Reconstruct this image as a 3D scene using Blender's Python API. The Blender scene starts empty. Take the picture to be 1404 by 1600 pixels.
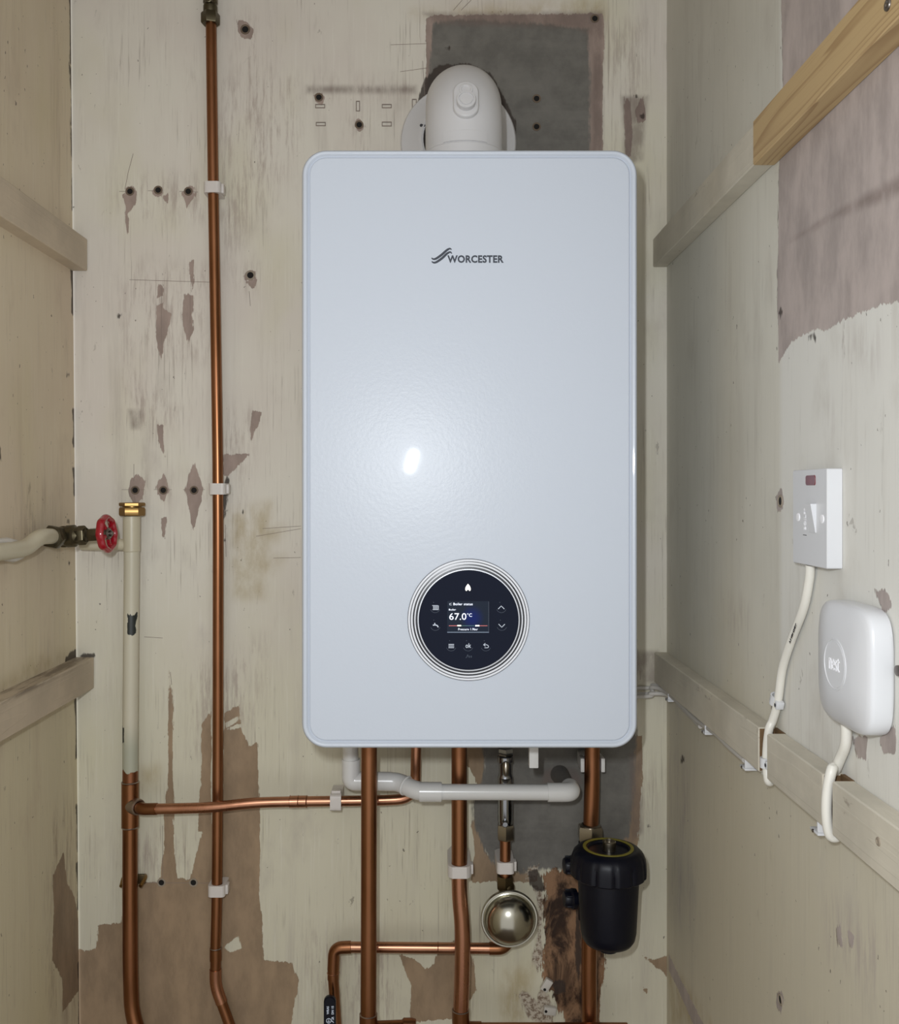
import bpy, bmesh, math, random
import numpy as np
from mathutils import Vector, Matrix
random.seed(7)
SC = bpy.context.scene
COL = SC.collection
PI = math.pi

# ------------------------------------------------------------------ camera
F = 1480.0                 # focal length in pixels of a 1404 px wide frame
CU, CV = 676.0, 768.0      # pixel the optical axis falls on
CAMD, CAMZ = 1.43, 1.45    # camera distance from the back wall, height
cam = bpy.data.cameras.new('camera')
cam.sensor_fit = 'HORIZONTAL'
cam.sensor_width = 36.0
cam.lens = F / 1404.0 * 36.0
cam.shift_x = (702 - CU) / 1404.0
cam.shift_y = -(800 - CV) / 1404.0
cam.clip_start = 0.02
camo = bpy.data.objects.new('camera', cam)
camo.location = (0, -CAMD, CAMZ)
camo.rotation_euler = (PI / 2, 0, 0)
COL.objects.link(camo)
SC.camera = camo

# ------------------------------------------------------------------ light: room light through the open front, phone torch beside the lens
world = bpy.data.worlds.new('world')
SC.world = world
world.use_nodes = True
world.node_tree.nodes['Background'].inputs[0].default_value = (1.0, 0.985, 0.97, 1)
world.node_tree.nodes['Background'].inputs[1].default_value = 0.80
ld = bpy.data.lights.new('phone_torch', 'AREA')        # a short strip of diodes beside the lens
ld.shape = 'RECTANGLE'
ld.size, ld.size_y = 0.012, 0.046
ld.energy = 6.4
ld.color = (0.92, 0.965, 1.0)
lo = bpy.data.objects.new('phone_torch', ld)
lo.location = (-0.050, -1.425, CAMZ + 0.072)
lo.rotation_euler = (PI / 2, math.radians(16), 0)
COL.objects.link(lo)
SC.view_settings.view_transform = 'Standard'
SC.view_settings.look = 'None'
SC.view_settings.exposure = 0.0
SC.view_settings.gamma = 1.0
SC.view_settings.use_curve_mapping = False

XR = 0.353                 # right wall
def XL(z):                 # left wall leans a little
    return -0.533 - 0.013 * (z - 0.646) / 1.546

def P(u, v, y):            # point seen at pixel (u, v) lying at depth y
    k = (CAMD + y) / F
    return Vector(((u - CU) * k, y, CAMZ - (v - CV) * k))
def R(u, v, off=0.0):      # point seen at pixel (u, v) lying off metres before the right wall
    x = XR - off
    k = x / (u - CU)
    return Vector((x, k * F - CAMD, CAMZ - (v - CV) * k))
def L(u, v, off=0.0):
    x = -0.539 + off
    k = x / (u - CU)
    return Vector((x, k * F - CAMD, CAMZ - (v - CV) * k))

# ------------------------------------------------------------------ materials
def s2l(c):
    return tuple((x / 12.92 if x <= 0.04045 else ((x + 0.055) / 1.055) ** 2.4) for x in [v / 255.0 for v in c]) + (1.0,)

class NT:
    def __init__(self, name):
        self.m = bpy.data.materials.new(name)
        self.m.use_nodes = True
        self.n = self.m.node_tree.nodes
        self.l = self.m.node_tree.links
        self.b = self.n['Principled BSDF']
        self.tc = None
    def link(self, a, b): self.l.new(a, b)
    def obj(self):
        if not self.tc: self.tc = self.n.new('ShaderNodeTexCoord')
        return self.tc.outputs['Object']
    def noise(self, scale, detail=4, rough=0.55, stretch=(1, 1, 1), off=(0, 0, 0), dist=0.0):
        mp = self.n.new('ShaderNodeMapping')
        mp.inputs['Scale'].default_value = stretch
        mp.inputs['Location'].default_value = off
        self.link(self.obj(), mp.inputs['Vector'])
        t = self.n.new('ShaderNodeTexNoise')
        t.inputs['Scale'].default_value = scale
        t.inputs['Detail'].default_value = detail
        t.inputs['Roughness'].default_value = rough
        t.inputs['Distortion'].default_value = dist
        self.link(mp.outputs[0], t.inputs['Vector'])
        return t.outputs['Fac']
    def rng(self, src, a, b, c=0.0, d=1.0, smooth=True):
        t = self.n.new('ShaderNodeMapRange')
        if smooth: t.interpolation_type = 'SMOOTHSTEP'
        t.inputs['From Min'].default_value = a; t.inputs['From Max'].default_value = b
        t.inputs['To Min'].default_value = c; t.inputs['To Max'].default_value = d
        self.link(src, t.inputs['Value'])
        return t.outputs['Result']
    def math(self, op, a, b=None):
        t = self.n.new('ShaderNodeMath'); t.operation = op
        for i, x in enumerate((a, b)):
            if x is None: continue
            if isinstance(x, (int, float)): t.inputs[i].default_value = x
            else: self.link(x, t.inputs[i])
        return t.outputs[0]
    def mix(self, f, a, b, mode='MIX'):
        t = self.n.new('ShaderNodeMix'); t.data_type = 'RGBA'; t.blend_type = mode
        for i, x in ((0, f), (6, a), (7, b)):
            if isinstance(x, (int, float)): t.inputs[i].default_value = x
            elif isinstance(x, tuple): t.inputs[i].default_value = x
            else: self.link(x, t.inputs[i])
        return t.outputs[2]
    def attr(self, name):
        t = self.n.new('ShaderNodeAttribute'); t.attribute_name = name
        return t.outputs['Fac']
    def bump(self, h, strength=0.2, dist=0.001, prev=None):
        t = self.n.new('ShaderNodeBump')
        t.inputs['Strength'].default_value = strength
        t.inputs['Distance'].default_value = dist
        self.link(h, t.inputs['Height'])
        if prev is not None: self.link(prev, t.inputs['Normal'])
        self.link(t.outputs[0], self.b.inputs['Normal'])
        return t.outputs[0]
    def col(self, c):
        if isinstance(c, tuple): self.b.inputs['Base Color'].default_value = c
        else: self.link(c, self.b.inputs['Base Color'])

def mat(name, rgb, rough=0.5, metal=0.0, var=0.06, vs=40, coat=0.0, bump=0.0, bscale=300, sss=0.0):
    t = NT(name)
    c = s2l(rgb)
    dk = tuple(x * (1 - 2.2 * var) for x in c[:3]) + (1,)
    t.col(t.mix(t.noise(vs, 4), dk, c) if var else c)
    t.b.inputs['Roughness'].default_value = rough
    t.b.inputs['Metallic'].default_value = metal
    t.b.inputs['Coat Weight'].default_value = coat
    t.b.inputs['Coat Roughness'].default_value = 0.08
    if sss:
        t.b.inputs['Subsurface Weight'].default_value = sss
        t.b.inputs['Subsurface Radius'].default_value = (0.004, 0.004, 0.004)
    if bump: t.bump(t.noise(bscale, 2), bump, 0.0006)
    return t.m

def glow(name, rgb, strength):
    t = NT(name)
    t.col(s2l(rgb))
    t.b.inputs['Emission Color'].default_value = s2l(rgb)
    t.b.inputs['Emission Strength'].default_value = strength
    return t.m

def wall_mat(name, cream, cream2, grime, bare=(158, 138, 122), grey=(98, 96, 93), fleck=0.5, yellow=None, pale=None, low=None, bare_low=None, hairs=.42):
    t = NT(name)
    big = t.noise(3.2, 4, 0.55)
    streak = t.noise(26, 6, 0.65, (1, 1, 0.09))
    fine = t.noise(110, 6, 0.6, (1, 1, 0.10), (3, 1, 2))
    med = t.noise(13, 5, 0.6, (1, 1, 0.55), (7, 7, 7))
    paint = t.mix(t.rng(big, 0.36, 0.64), s2l(cream), s2l(cream2))
    sz = t.n.new('ShaderNodeSeparateXYZ'); t.link(t.obj(), sz.inputs[0])
    zlow = t.rng(t.math('ADD', sz.outputs[2], t.math('MULTIPLY', t.math('SUBTRACT', med, .5), .35)), 1.42, 1.05)
    if low: paint = t.mix(zlow, paint, s2l(low))
    if yellow:
        paint = t.mix(t.math('MULTIPLY', t.rng(t.noise(5, 3, 0.5, (1, 1, .6), (2, 9, 4)), 0.5, 0.72), 0.55), paint, s2l(yellow))
    if pale: paint = t.mix(t.math('MULTIPLY', t.rng(t.attr('pale'), -.004, .012), .8), paint, s2l(pale))
    paint = t.mix(t.math('MULTIPLY', t.rng(streak, 0.52, 0.78), 0.42), paint, s2l(grime))
    paint = t.mix(t.math('MULTIPLY', t.rng(med, 0.55, 0.8), 0.45), paint, s2l(grime))
    paint = t.mix(t.math('MULTIPLY', t.rng(fine, 0.6, 0.8), 0.22), paint, s2l((96, 88, 80)))
    hair = t.noise(330, 3, 0.6, (1, 1, 0.025), (6, 2, 1))
    hg = t.rng(t.noise(9, 4, 0.6, (1, 1, 0.6), (1, 9, 4)), 0.46, 0.62)
    paint = t.mix(t.math('MULTIPLY', t.math('MULTIPLY', t.rng(hair, 0.56, 0.66), hg), hairs), paint, s2l((124, 110, 98)))
    paint = t.mix(t.math('MULTIPLY', t.rng(hair, 0.42, 0.34), hairs * .6), paint, s2l((226, 222, 212)))
    # small knocks and scratches
    fl = t.noise(46, 5, 0.7, (1, 1, 0.45), (1, 5, 9), 0.6)
    gate = t.rng(t.noise(6, 2, 0.5, (1, 1, 1), (4, 2, 0)), 0.44, 0.6)
    flm = t.math('MULTIPLY', t.math('MULTIPLY', t.rng(fl, 0.655, 0.685), gate), fleck)
    paint = t.mix(flm, paint, s2l((98, 86, 76)))
    pin = t.noise(150, 2, 0.5, (1, 1, 0.7), (11, 3, 1))
    paint = t.mix(t.math('MULTIPLY', t.rng(pin, 0.73, 0.75), 0.75), paint, s2l((78, 68, 60)))
    edge1 = t.noise(140, 5, 0.6, (1, 1, 0.5), (2, 2, 2))
    edge2 = t.noise(150, 4, 0.6, (1, 1, 0.09), (5, 1, 5))
    edge3 = t.noise(420, 3, 0.6, (1, 1, 0.22), (4, 4, 5))
    wob = t.math('ADD', t.math('MULTIPLY', t.math('SUBTRACT', edge3, 0.5), 0.0055), t.math('ADD', t.math('MULTIPLY', t.math('SUBTRACT', edge1, 0.5), 0.006),
                 t.math('MULTIPLY', t.math('SUBTRACT', edge2, 0.5), 0.011)))
    def mask(a, w=0.0007, amp=1.0):
        s = t.math('ADD', t.attr(a), t.math('MULTIPLY', wob, amp))
        return t.rng(s, -w, w)
    rn0 = t.math('ADD', t.math('MULTIPLY', t.noise(34, 6, 0.7, (1, 1, 0.2), (8, 8, 1)), .6), t.math('MULTIPLY', t.noise(240, 4, .7, (1, 1, .07), (8, 1, 1)), .4))
    rub = t.math('MULTIPLY', t.rng(t.attr('rub'), -0.03, 0.03), t.rng(rn0, 0.47, 0.60))
    paint = t.mix(t.math('MULTIPLY', rub, 0.6), paint, s2l(tuple(0.93 * x for x in bare)))
    ochre = t.math('MULTIPLY', t.rng(t.attr('ochre'), -0.018, 0.012), t.rng(t.noise(30, 5, 0.65, (1, 1, .5), (3, 3, 8)), 0.3, 0.7))
    paint = t.mix(t.math('MULTIPLY', ochre, 0.6), paint, s2l((160, 140, 92)))
    bn = t.noise(36, 6, 0.65, (1, 1, 0.4), (9, 0, 0))
    barec = t.mix(t.rng(bn, 0.3, 0.7), s2l(tuple(0.86 * x for x in bare)), s2l(bare))
    barec = t.mix(t.math('MULTIPLY', t.rng(t.noise(12, 4, .6, (1, 1, .6), (1, 6, 1)), .5, .75), .4), barec, s2l(tuple(min(255, 1.12 * x) for x in bare)))
    if bare_low:
        bl = t.mix(t.rng(bn, 0.3, 0.7), s2l(tuple(0.86 * x for x in bare_low)), s2l(bare_low))
        barec = t.mix(zlow, barec, bl)
    mb = mask('bare', .0006, .85)
    c = t.mix(mb, paint, barec)
    gn = t.noise(22, 6, 0.65, (1, 1, 1), (0, 4, 4))
    gn2 = t.noise(60, 5, 0.6, (0.12, 1, 1), (0, 4, 4))
    greyc = t.mix(t.rng(gn, 0.3, 0.7), s2l(tuple(0.84 * x for x in grey)), s2l(grey))
    greyc = t.mix(t.math('MULTIPLY', t.rng(gn2, 0.5, 0.8), 0.3), greyc, s2l(tuple(1.15 * x for x in grey)))
    mg = mask('grey', 0.0030, 1.2)
    c = t.mix(mg, c, greyc)
    rn = t.noise(26, 6, 0.7, (1.1, 1, 0.5), (0, 0, 3), 0.5)
    rn2 = t.noise(60, 5, 0.7, (1, 1, .5), (5, 5, 3))
    rustc = t.mix(t.rng(rn, 0.39, 0.6), s2l((48, 32, 23)), s2l((148, 114, 86)))
    rustc = t.mix(t.math('MULTIPLY', t.rng(rn2, 0.5, 0.75), 0.5), rustc, s2l((92, 66, 48)))
    mk = mask('crumble', 0.002, 1.8)
    kn = t.noise(170, 4, .7, (1, 1, 1), (3, 3, 3))
    c = t.mix(mk, c, t.mix(t.rng(kn, .40, .56), s2l((128, 110, 94)), s2l((194, 184, 168))))
    mr = mask('rust', 0.0014, 2.8)
    c = t.mix(mr, c, rustc)
    st_ = t.math('MULTIPLY', t.math('MULTIPLY', t.rng(t.attr('stain'), -.005, .006), t.rng(t.noise(40, 5, .6, (1, 1, .5), (6, 6, 6)), .2, .6)), .65)
    c = t.mix(st_, c, s2l((112, 97, 90)))
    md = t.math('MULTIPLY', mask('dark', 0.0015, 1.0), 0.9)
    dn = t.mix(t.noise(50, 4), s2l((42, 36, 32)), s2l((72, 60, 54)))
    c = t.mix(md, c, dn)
    mp = mask('patch', 0.0008, 0.5)       # bits of paint left standing over everything
    c = t.mix(mp, c, paint)
    t.col(c)
    t.link(t.rng(streak, 0.2, 0.8, 0.5, 0.75), t.b.inputs['Roughness'])
    t.b.inputs['Specular IOR Level'].default_value = 0.3
    h = t.math('ADD', t.math('MULTIPLY', fine, 0.25), t.math('MULTIPLY', t.math('SUBTRACT', 1.0, t.math('MAXIMUM', mb, t.math('MAXIMUM', mr, mg))), 0.7))
    h = t.math('ADD', h, t.math('MULTIPLY', med, 0.4))
    h = t.math('SUBTRACT', h, t.math('MULTIPLY', t.math('MULTIPLY', mr, rn), 3.5))
    h = t.math('SUBTRACT', h, t.math('MULTIPLY', t.math('MULTIPLY', mk, kn), 2.5))
    t.bump(h, 0.55, 0.0008)
    return t.m

M = {}
M['wall_back'] = wall_mat('paint_back', (211, 203, 193), (217, 212, 200), (168, 159, 150), bare=(166, 148, 138), grey=(119, 116, 110), yellow=(204, 199, 170), low=(208, 203, 183), bare_low=(162, 139, 113))
M['wall_left'] = wall_mat('paint_left', (208, 192, 169), (214, 200, 175), (176, 158, 138), bare=(158, 138, 118), fleck=0.4, hairs=.2, low=(205, 194, 166), bare_low=(154, 132, 108), yellow=(204, 192, 156))
M['wall_right'] = wall_mat('paint_right', (198, 195, 184), (206, 203, 192), (176, 170, 160), bare=(180, 168, 163), fleck=0.35, hairs=.13, low=(198, 191, 172), pale=(216, 215, 210))
M['plain'] = mat('plaster_plain', (150, 142, 130), 0.8)
M['floor'] = mat('floor_boards', (110, 92, 74), 0.7, vs=6, var=.2)

def copper(name, c1, c2, rough):
    t = NT(name)
    n = t.noise(18, 4, 0.6, (1, 1, 0.35))
    n2 = t.noise(120, 3, .6, (1, 1, .12))
    c = t.mix(t.rng(n, 0.3, 0.7), s2l(c1), s2l(c2))
    c = t.mix(t.math('MULTIPLY', t.rng(n2, .55, .8), .3), c, s2l(tuple(.75 * x for x in c1)))
    t.col(c)
    t.b.inputs['Metallic'].default_value = 1.0
    t.link(t.rng(n, 0.3, 0.8, rough - 0.05, rough + 0.1), t.b.inputs['Roughness'])
    t.bump(n2, 0.04, 0.0005)
    return t.m
M['copper'] = copper('copper', (168, 118, 92), (188, 138, 110), 0.3)
M['copper_old'] = copper('copper_tarnished', (136, 92, 62), (154, 106, 76), 0.33)
M['brass'] = mat('brass', (158, 126, 78), 0.34, 1.0, 0.15)
M['brass_old'] = mat('brass_tarnished', (112, 98, 72), 0.42, 1.0, 0.2)
M['bronze'] = mat('valve_metal', (104, 96, 76), 0.38, 0.9, 0.22)
M['solder'] = mat('solder', (176, 160, 150), 0.35, 1.0, 0.1)
M['nickel'] = mat('nickel', (170, 162, 148), 0.3, 1.0, 0.12)
M['chrome'] = mat('chrome', (150, 152, 156), 0.14, 1.0, 0.05)
M['steel'] = mat('brushed_steel', (180, 177, 164), 0.22, 1.0, 0.06)
M['zinc'] = mat('screw_metal', (140, 132, 126), 0.35, 1.0, 0.2)
M['black'] = mat('black_plastic', (6, 9, 24), 0.4, var=.12, bump=.1, bscale=900)
M['black'].node_tree.nodes['Principled BSDF'].inputs['Specular IOR Level'].default_value = .3
M['black_gloss'] = mat('black_print', (26, 27, 34), 0.35, var=0)
M['yellow'] = mat('yellow_ring_print', (150, 140, 52), 0.5, var=.2, vs=200)
M['pvc'] = mat('white_pvc', (214, 213, 211), 0.24, var=.02)
M['nylon'] = mat('white_nylon', (214, 208, 203), 0.42, var=.03, sss=.25)
M['plate'] = mat('white_switch_plastic', (210, 211, 214), 0.28, var=.015)
M['cable'] = mat('white_cable_sheath', (226, 223, 214), 0.38, var=.04)
M['cable_old'] = mat('paint_spotted_cable', (196, 192, 186), 0.45, var=.06)
M['flue'] = mat('white_flue_plastic', (208, 207, 208), 0.36, var=.02)
M['red_lens'] = mat('red_neon_lens', (130, 34, 46), 0.15, var=.3, vs=260, coat=.4)
M['red'] = mat('red_enamel', (158, 16, 34), 0.22, var=.08, coat=.5)
M['cable_ink'] = mat('dark_ink', (52, 52, 56), 0.6, var=0)
M['pale_ink'] = mat('pale_print', (236, 236, 240), 0.5, var=0)
M['plug_brown'] = mat('plug_brown', (112, 96, 80), 0.7, var=.1)
M['plug_cream'] = mat('plug_painted', (150, 138, 122), 0.6, var=.06)
M['hole'] = mat('dark_hole', (20, 17, 15), 0.9, var=0)
M['pencil'] = mat('pencil', (142, 128, 118), 0.8, var=.1)
M['white_scrap'] = mat('white_scrap', (205, 200, 192), 0.5, var=.06)

def boiler_white():
    t = NT('white_powder_coat')
    t.col(s2l((194, 201, 212)))
    t.b.inputs['Roughness'].default_value = 0.31
    t.b.inputs['Specular IOR Level'].default_value = 0.2
    t.b.inputs['Coat Weight'].default_value = 0.035
    t.b.inputs['Coat Roughness'].default_value = 0.05
    t.bump(t.noise(260, 2, 0.5), 0.22, 0.0006)
    return t.m
M['boiler'] = boiler_white()
M['casing'] = mat('white_side_panel', (205, 207, 208), 0.4, var=.02)
M['underside'] = mat('grey_underside', (120, 122, 126), 0.5, var=.1)
M['glass'] = mat('black_glass', (5, 15, 36), 0.1, var=0)
M['glass'].node_tree.nodes['Principled BSDF'].inputs['Specular IOR Level'].default_value = .22
M['ring_dark'] = mat('dark_ring', (20, 23, 32), 0.3, var=0)
M['ring_white'] = mat('white_ring', (222, 225, 232), 0.28, var=0)
M['ring_chrome'] = mat('silver_ring', (205, 208, 214), 0.25, .9, var=0)
M['logo'] = mat('dark_logo_print', (46, 52, 64), 0.4, var=0)
M['icon'] = glow('icon_light', (176, 184, 196), 0.35)
M['icon_dim'] = glow('icon_dim', (60, 70, 86), 0.12)
M['lit'] = glow('lit_white', (255, 250, 236), 1.6)
M['digit'] = glow('lit_digits', (226, 232, 246), 0.95)
M['lit_red'] = glow('lit_red', (176, 92, 92), 0.5)
M['lit_green'] = glow('lit_teal', (70, 112, 112), 0.4)
M['screen_edge'] = glow('screen_edge', (92, 104, 122), 0.4)
def screen_mat():
    t = NT('lit_screen')
    mp = t.n.new('ShaderNodeMapping')
    mp.inputs['Location'].default_value = (-0.0, 0, 0)
    t.link(t.obj(), mp.inputs['Vector'])
    sx = t.n.new('ShaderNodeSeparateXYZ'); t.link(mp.outputs[0], sx.inputs[0])
    dx = t.math('POWER', t.math('MULTIPLY', t.math('SUBTRACT', sx.outputs[0], 0.0030), 62.0), 2.0)
    dz = t.math('POWER', t.math('MULTIPLY', t.math('SUBTRACT', sx.outputs[2], -0.2000), 58.0), 2.0)
    g = t.rng(t.math('SQRT', t.math('ADD', dx, dz)), 0.1, 1.0, 1.0, 0.0)
    c = t.mix(g, s2l((38, 47, 62)), s2l((26, 42, 112)))
    t.col(s2l((6, 8, 14)))
    t.link(c, t.b.inputs['Emission Color'])
    t.b.inputs['Emission Strength'].default_value = 0.7
    t.b.inputs['Specular IOR Level'].default_value = .08
    t.b.inputs['Roughness'].default_value = 0.3
    return t.m
M['screen'] = screen_mat()

def wood(name, c1, c2, axis, painted=None, grime=False):
    t = NT(name)
    st = [1, 1, 1]; st[axis] = 0.045
    n = t.noise(26, 2, 0.4, tuple(st), (1, 2, 3), 0.1)
    w = t.math('FRACT', t.math('MULTIPLY', n, 13.0))
    ring = t.rng(w, 0.55, 0.95)
    ring = t.math('MULTIPLY', ring, t.rng(w, 1.0, 0.96))
    st2 = [1, 1, 1]; st2[axis] = .02
    f = t.noise(420, 3, 0.6, tuple(st2))
    c = t.mix(t.math('MULTIPLY', ring, .55), s2l(c1), s2l(c2))
    c = t.mix(t.math('MULTIPLY', t.rng(f, .5, .8), .35), c, s2l(c2))
    if painted:
        wear = t.rng(t.noise(14, 6, .7, tuple(st2 if False else [1, .4, 1])), 0.60, 0.72)
        pc = t.mix(t.rng(t.noise(10, 5, .6), .3, .7), s2l(painted), s2l(tuple(.90 * x for x in painted)))
        pc = t.mix(t.math('MULTIPLY', t.rng(t.noise(40, 5, .7, (1, .4, 1), (4, 4, 4)), .64, .7), .5), pc, s2l((112, 98, 86)))
        c = t.mix(t.math('MULTIPLY', wear, .35), pc, s2l(tuple(.82 * x for x in painted)))
        if grime:
            sz = t.n.new('ShaderNodeSeparateXYZ'); t.link(t.obj(), sz.inputs[0])
            gz = t.math('MULTIPLY', t.rng(sz.outputs[2], .016, .0236), t.rng(t.noise(60, 5, .7, (1, .12, 1), (2, 0, 0)), .42, .6))
            c = t.mix(t.math('MULTIPLY', gz, .7), c, s2l((84, 70, 56)))
        t.bump(t.math('ADD', ring, t.math('MULTIPLY', f, .5)), .25, .0006)
        t.b.inputs['Roughness'].default_value = .55
    else:
        t.bump(t.math('ADD', ring, f), .12, .0005)
        t.b.inputs['Roughness'].default_value = .6
    t.col(c)
    return t.m
M['pine'] = wood('bare_pine', (180, 154, 112), (136, 104, 66), 1)
M['pale_batten'] = wood('painted_batten', (176, 168, 148), (150, 140, 118), 1, painted=(204, 197, 181))
M['left_batten'] = wood('painted_batten_tan', (176, 160, 140), (150, 130, 110), 1, painted=(202, 186, 163))
M['cement'] = mat('cement_smear', (112, 108, 103), .9, var=.15, vs=60)
M['sawn'] = mat('sawn_wood', (120, 92, 60), .8, var=.25, vs=120)

M['grimy_batten'] = wood('painted_batten_grimy', (176, 160, 140), (150, 130, 110), 1, painted=(196, 180, 158), grime=True)
def painted_pipe():
    t = NT('cream_paint_over_copper')
    sx = t.n.new('ShaderNodeSeparateXYZ'); t.link(t.obj(), sx.inputs[0])
    n = t.noise(70, 4, .6, (1, 1, .5))
    n3 = t.noise(22, 3, .5, (1, 1, .8), (3, 3, 0))
    lim = t.math('ADD', sx.outputs[2], t.math('ADD', t.math('MULTIPLY', t.math('SUBTRACT', n, .5), .05), t.math('MULTIPLY', t.math('SUBTRACT', n3, .5), .2)))
    m = t.rng(lim, -0.2895, -0.2885)
    pc = t.mix(t.noise(30, 5, .6, (1, 1, .3)), s2l((206, 200, 182)), s2l((188, 182, 160)))
    pc = t.mix(t.rng(sx.outputs[2], -0.21, -0.26), pc, s2l((170, 170, 152)))
    def chip(z, h, side, w):
        dz = t.math('ABSOLUTE', t.math('SUBTRACT', sx.outputs[2], z))
        dx = t.math('ABSOLUTE', t.math('SUBTRACT', sx.outputs[0], side))
        q = t.math('ADD', t.math('MAXIMUM', t.math('MULTIPLY', dz, 1.0 / h), t.math('MULTIPLY', dx, 1.0 / w)), t.math('MULTIPLY', t.math('SUBTRACT', n, .5), 2.2))
        return t.rng(q, 1.05, .95)
    k = t.math('MAXIMUM', chip(-.0690, .014, .0035, .0052), chip(-.2330, .016, -.0105, .004))
    pc = t.mix(k, pc, s2l((40, 44, 42)))
    cu = t.mix(t.noise(20, 4, .6, (1, 1, .3)), s2l((134, 90, 64)), s2l((152, 104, 78)))
    t.col(t.mix(m, cu, pc))
    t.link(t.math('SUBTRACT', 1.0, m), t.b.inputs['Metallic'])
    t.b.inputs['Roughness'].default_value = .38
    t.bump(m, .4, .0006)
    return t.m
M['painted_pipe'] = painted_pipe()
M['cream'] = mat('cream_gloss_paint', (204, 196, 172), .35, var=.08, vs=30)

# ------------------------------------------------------------------ mesh helpers
ORI = {}
def thing(name, loc, label, cat, group=None):
    o = bpy.data.objects.new(name, None)
    o.empty_display_size = 0.02
    o.location = loc
    COL.objects.link(o)
    o['label'] = label; o['category'] = cat
    if group: o['group'] = group
    ORI[o.name] = Vector(loc)
    return o
def tag(o, label, cat, group=None):
    o['label'] = label; o['category'] = cat
    if group: o['group'] = group
    return o
def obj(name, bm, m, parent=None, loc=None, sharp=32, label=None):
    if parent is not None: org = ORI[parent.name]
    else: org = Vector(loc) if loc is not None else Vector((0, 0, 0))
    bmesh.ops.remove_doubles(bm, verts=bm.verts, dist=1e-6)
    bmesh.ops.recalc_face_normals(bm, faces=bm.faces)
    for f in bm.faces: f.smooth = True
    lim = math.radians(sharp)
    for e in bm.edges:
        if len(e.link_faces) == 2: e.smooth = e.calc_face_angle(0) < lim
    bmesh.ops.translate(bm, verts=bm.verts, vec=-org)
    me = bpy.data.meshes.new(name)
    bm.to_mesh(me); bm.free()
    for x in (m if isinstance(m, (list, tuple)) else [m]): me.materials.append(x)
    o = bpy.data.objects.new(name, me)
    COL.objects.link(o)
    if parent is not None: o.parent = parent
    else: o.location = org
    ORI[o.name] = org
    if label: o['label'] = label
    return o
def join(*bms):
    a = bms[0]
    for b in bms[1:]:
        me = bpy.data.meshes.new('tmp'); b.to_mesh(me); a.from_mesh(me); bpy.data.meshes.remove(me); b.free()
    return a
def frame(t):
    t = t.normalized()
    a = Vector((0, 0, 1)) if abs(t.z) < .9 else Vector((0, 1, 0))
    n = t.cross(a).normalized()
    return n, t.cross(n).normalized()
def tube(pts, r, seg=20, cap=True):
    bm = bmesh.new()
    pts = [Vector(p) for p in pts]
    n = len(pts)
    rs = r if isinstance(r, (list, tuple)) else [r] * n
    tang = []
    for i in range(n):
        a = pts[max(0, i - 1)]; b = pts[min(n - 1, i + 1)]
        tang.append((b - a).normalized())
    nrm, _ = frame(tang[0])
    rings = []
    for i in range(n):
        nrm = (nrm - tang[i] * nrm.dot(tang[i])).normalized()
        bn = tang[i].cross(nrm)
        rings.append([bm.verts.new(pts[i] + (nrm * math.cos(2 * PI * k / seg) + bn * math.sin(2 * PI * k / seg)) * rs[i]) for k in range(seg)])
    for i in range(n - 1):
        for k in range(seg):
            bm.faces.new((rings[i][k], rings[i][(k + 1) % seg], rings[i + 1][(k + 1) % seg], rings[i + 1][k]))
    if cap:
        bm.faces.new(list(reversed(rings[0]))); bm.faces.new(rings[-1])
    return bm
def bend(pts, rad, n=7):
    pts = [Vector(p) for p in pts]
    out = [pts[0]]
    for i in range(1, len(pts) - 1):
        a, b, c = pts[i - 1], pts[i], pts[i + 1]
        rr = rad[i - 1] if isinstance(rad, (list, tuple)) else rad
        d1 = (a - b); d2 = (c - b)
        q = min(rr, d1.length * .49, d2.length * .49)
        p0 = b + d1.normalized() * q; p2 = b + d2.normalized() * q
        for k in range(n + 1):
            s = k / n
            out.append(p0 * (1 - s) ** 2 + b * 2 * s * (1 - s) + p2 * s * s)
    out.append(pts[-1])
    return out
def lathe(prof, org, axis, seg=40, close=False):
    """prof: (radius, distance along axis)"""
    bm = bmesh.new()
    axis = Vector(axis).normalized(); org = Vector(org)
    n, b = frame(axis)
    rings = []
    for r, h in prof:
        if r < 1e-6: rings.append([bm.verts.new(org + axis * h)])
        else: rings.append([bm.verts.new(org + axis * h + (n * math.cos(2 * PI * k / seg) + b * math.sin(2 * PI * k / seg)) * r) for k in range(seg)])
    pairs = list(zip(rings, rings[1:]))
    if close: pairs.append((rings[-1], rings[0]))
    for A, B in pairs:
        for k in range(seg):
            j = (k + 1) % seg
            if len(A) == 1 and len(B) == 1: continue
            if len(A) == 1: bm.faces.new((A[0], B[j], B[k]))
            elif len(B) == 1: bm.faces.new((A[k], A[j], B[0]))
            else: bm.faces.new((A[k], A[j], B[j], B[k]))
    return bm
def box(a, b, bev=0.0, seg=2):
    bm = bmesh.new()
    a = Vector(a); b = Vector(b)
    bmesh.ops.create_cube(bm, size=1.0)
    d = b - a
    for v in bm.verts:
        v.co = Vector((a.x + (v.co.x + .5) * d.x, a.y + (v.co.y + .5) * d.y, a.z + (v.co.z + .5) * d.z))
    if bev:
        bmesh.ops.bevel(bm, geom=bm.edges[:], offset=bev, segments=seg, affect='EDGES', profile=.5)
    return bm
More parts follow.
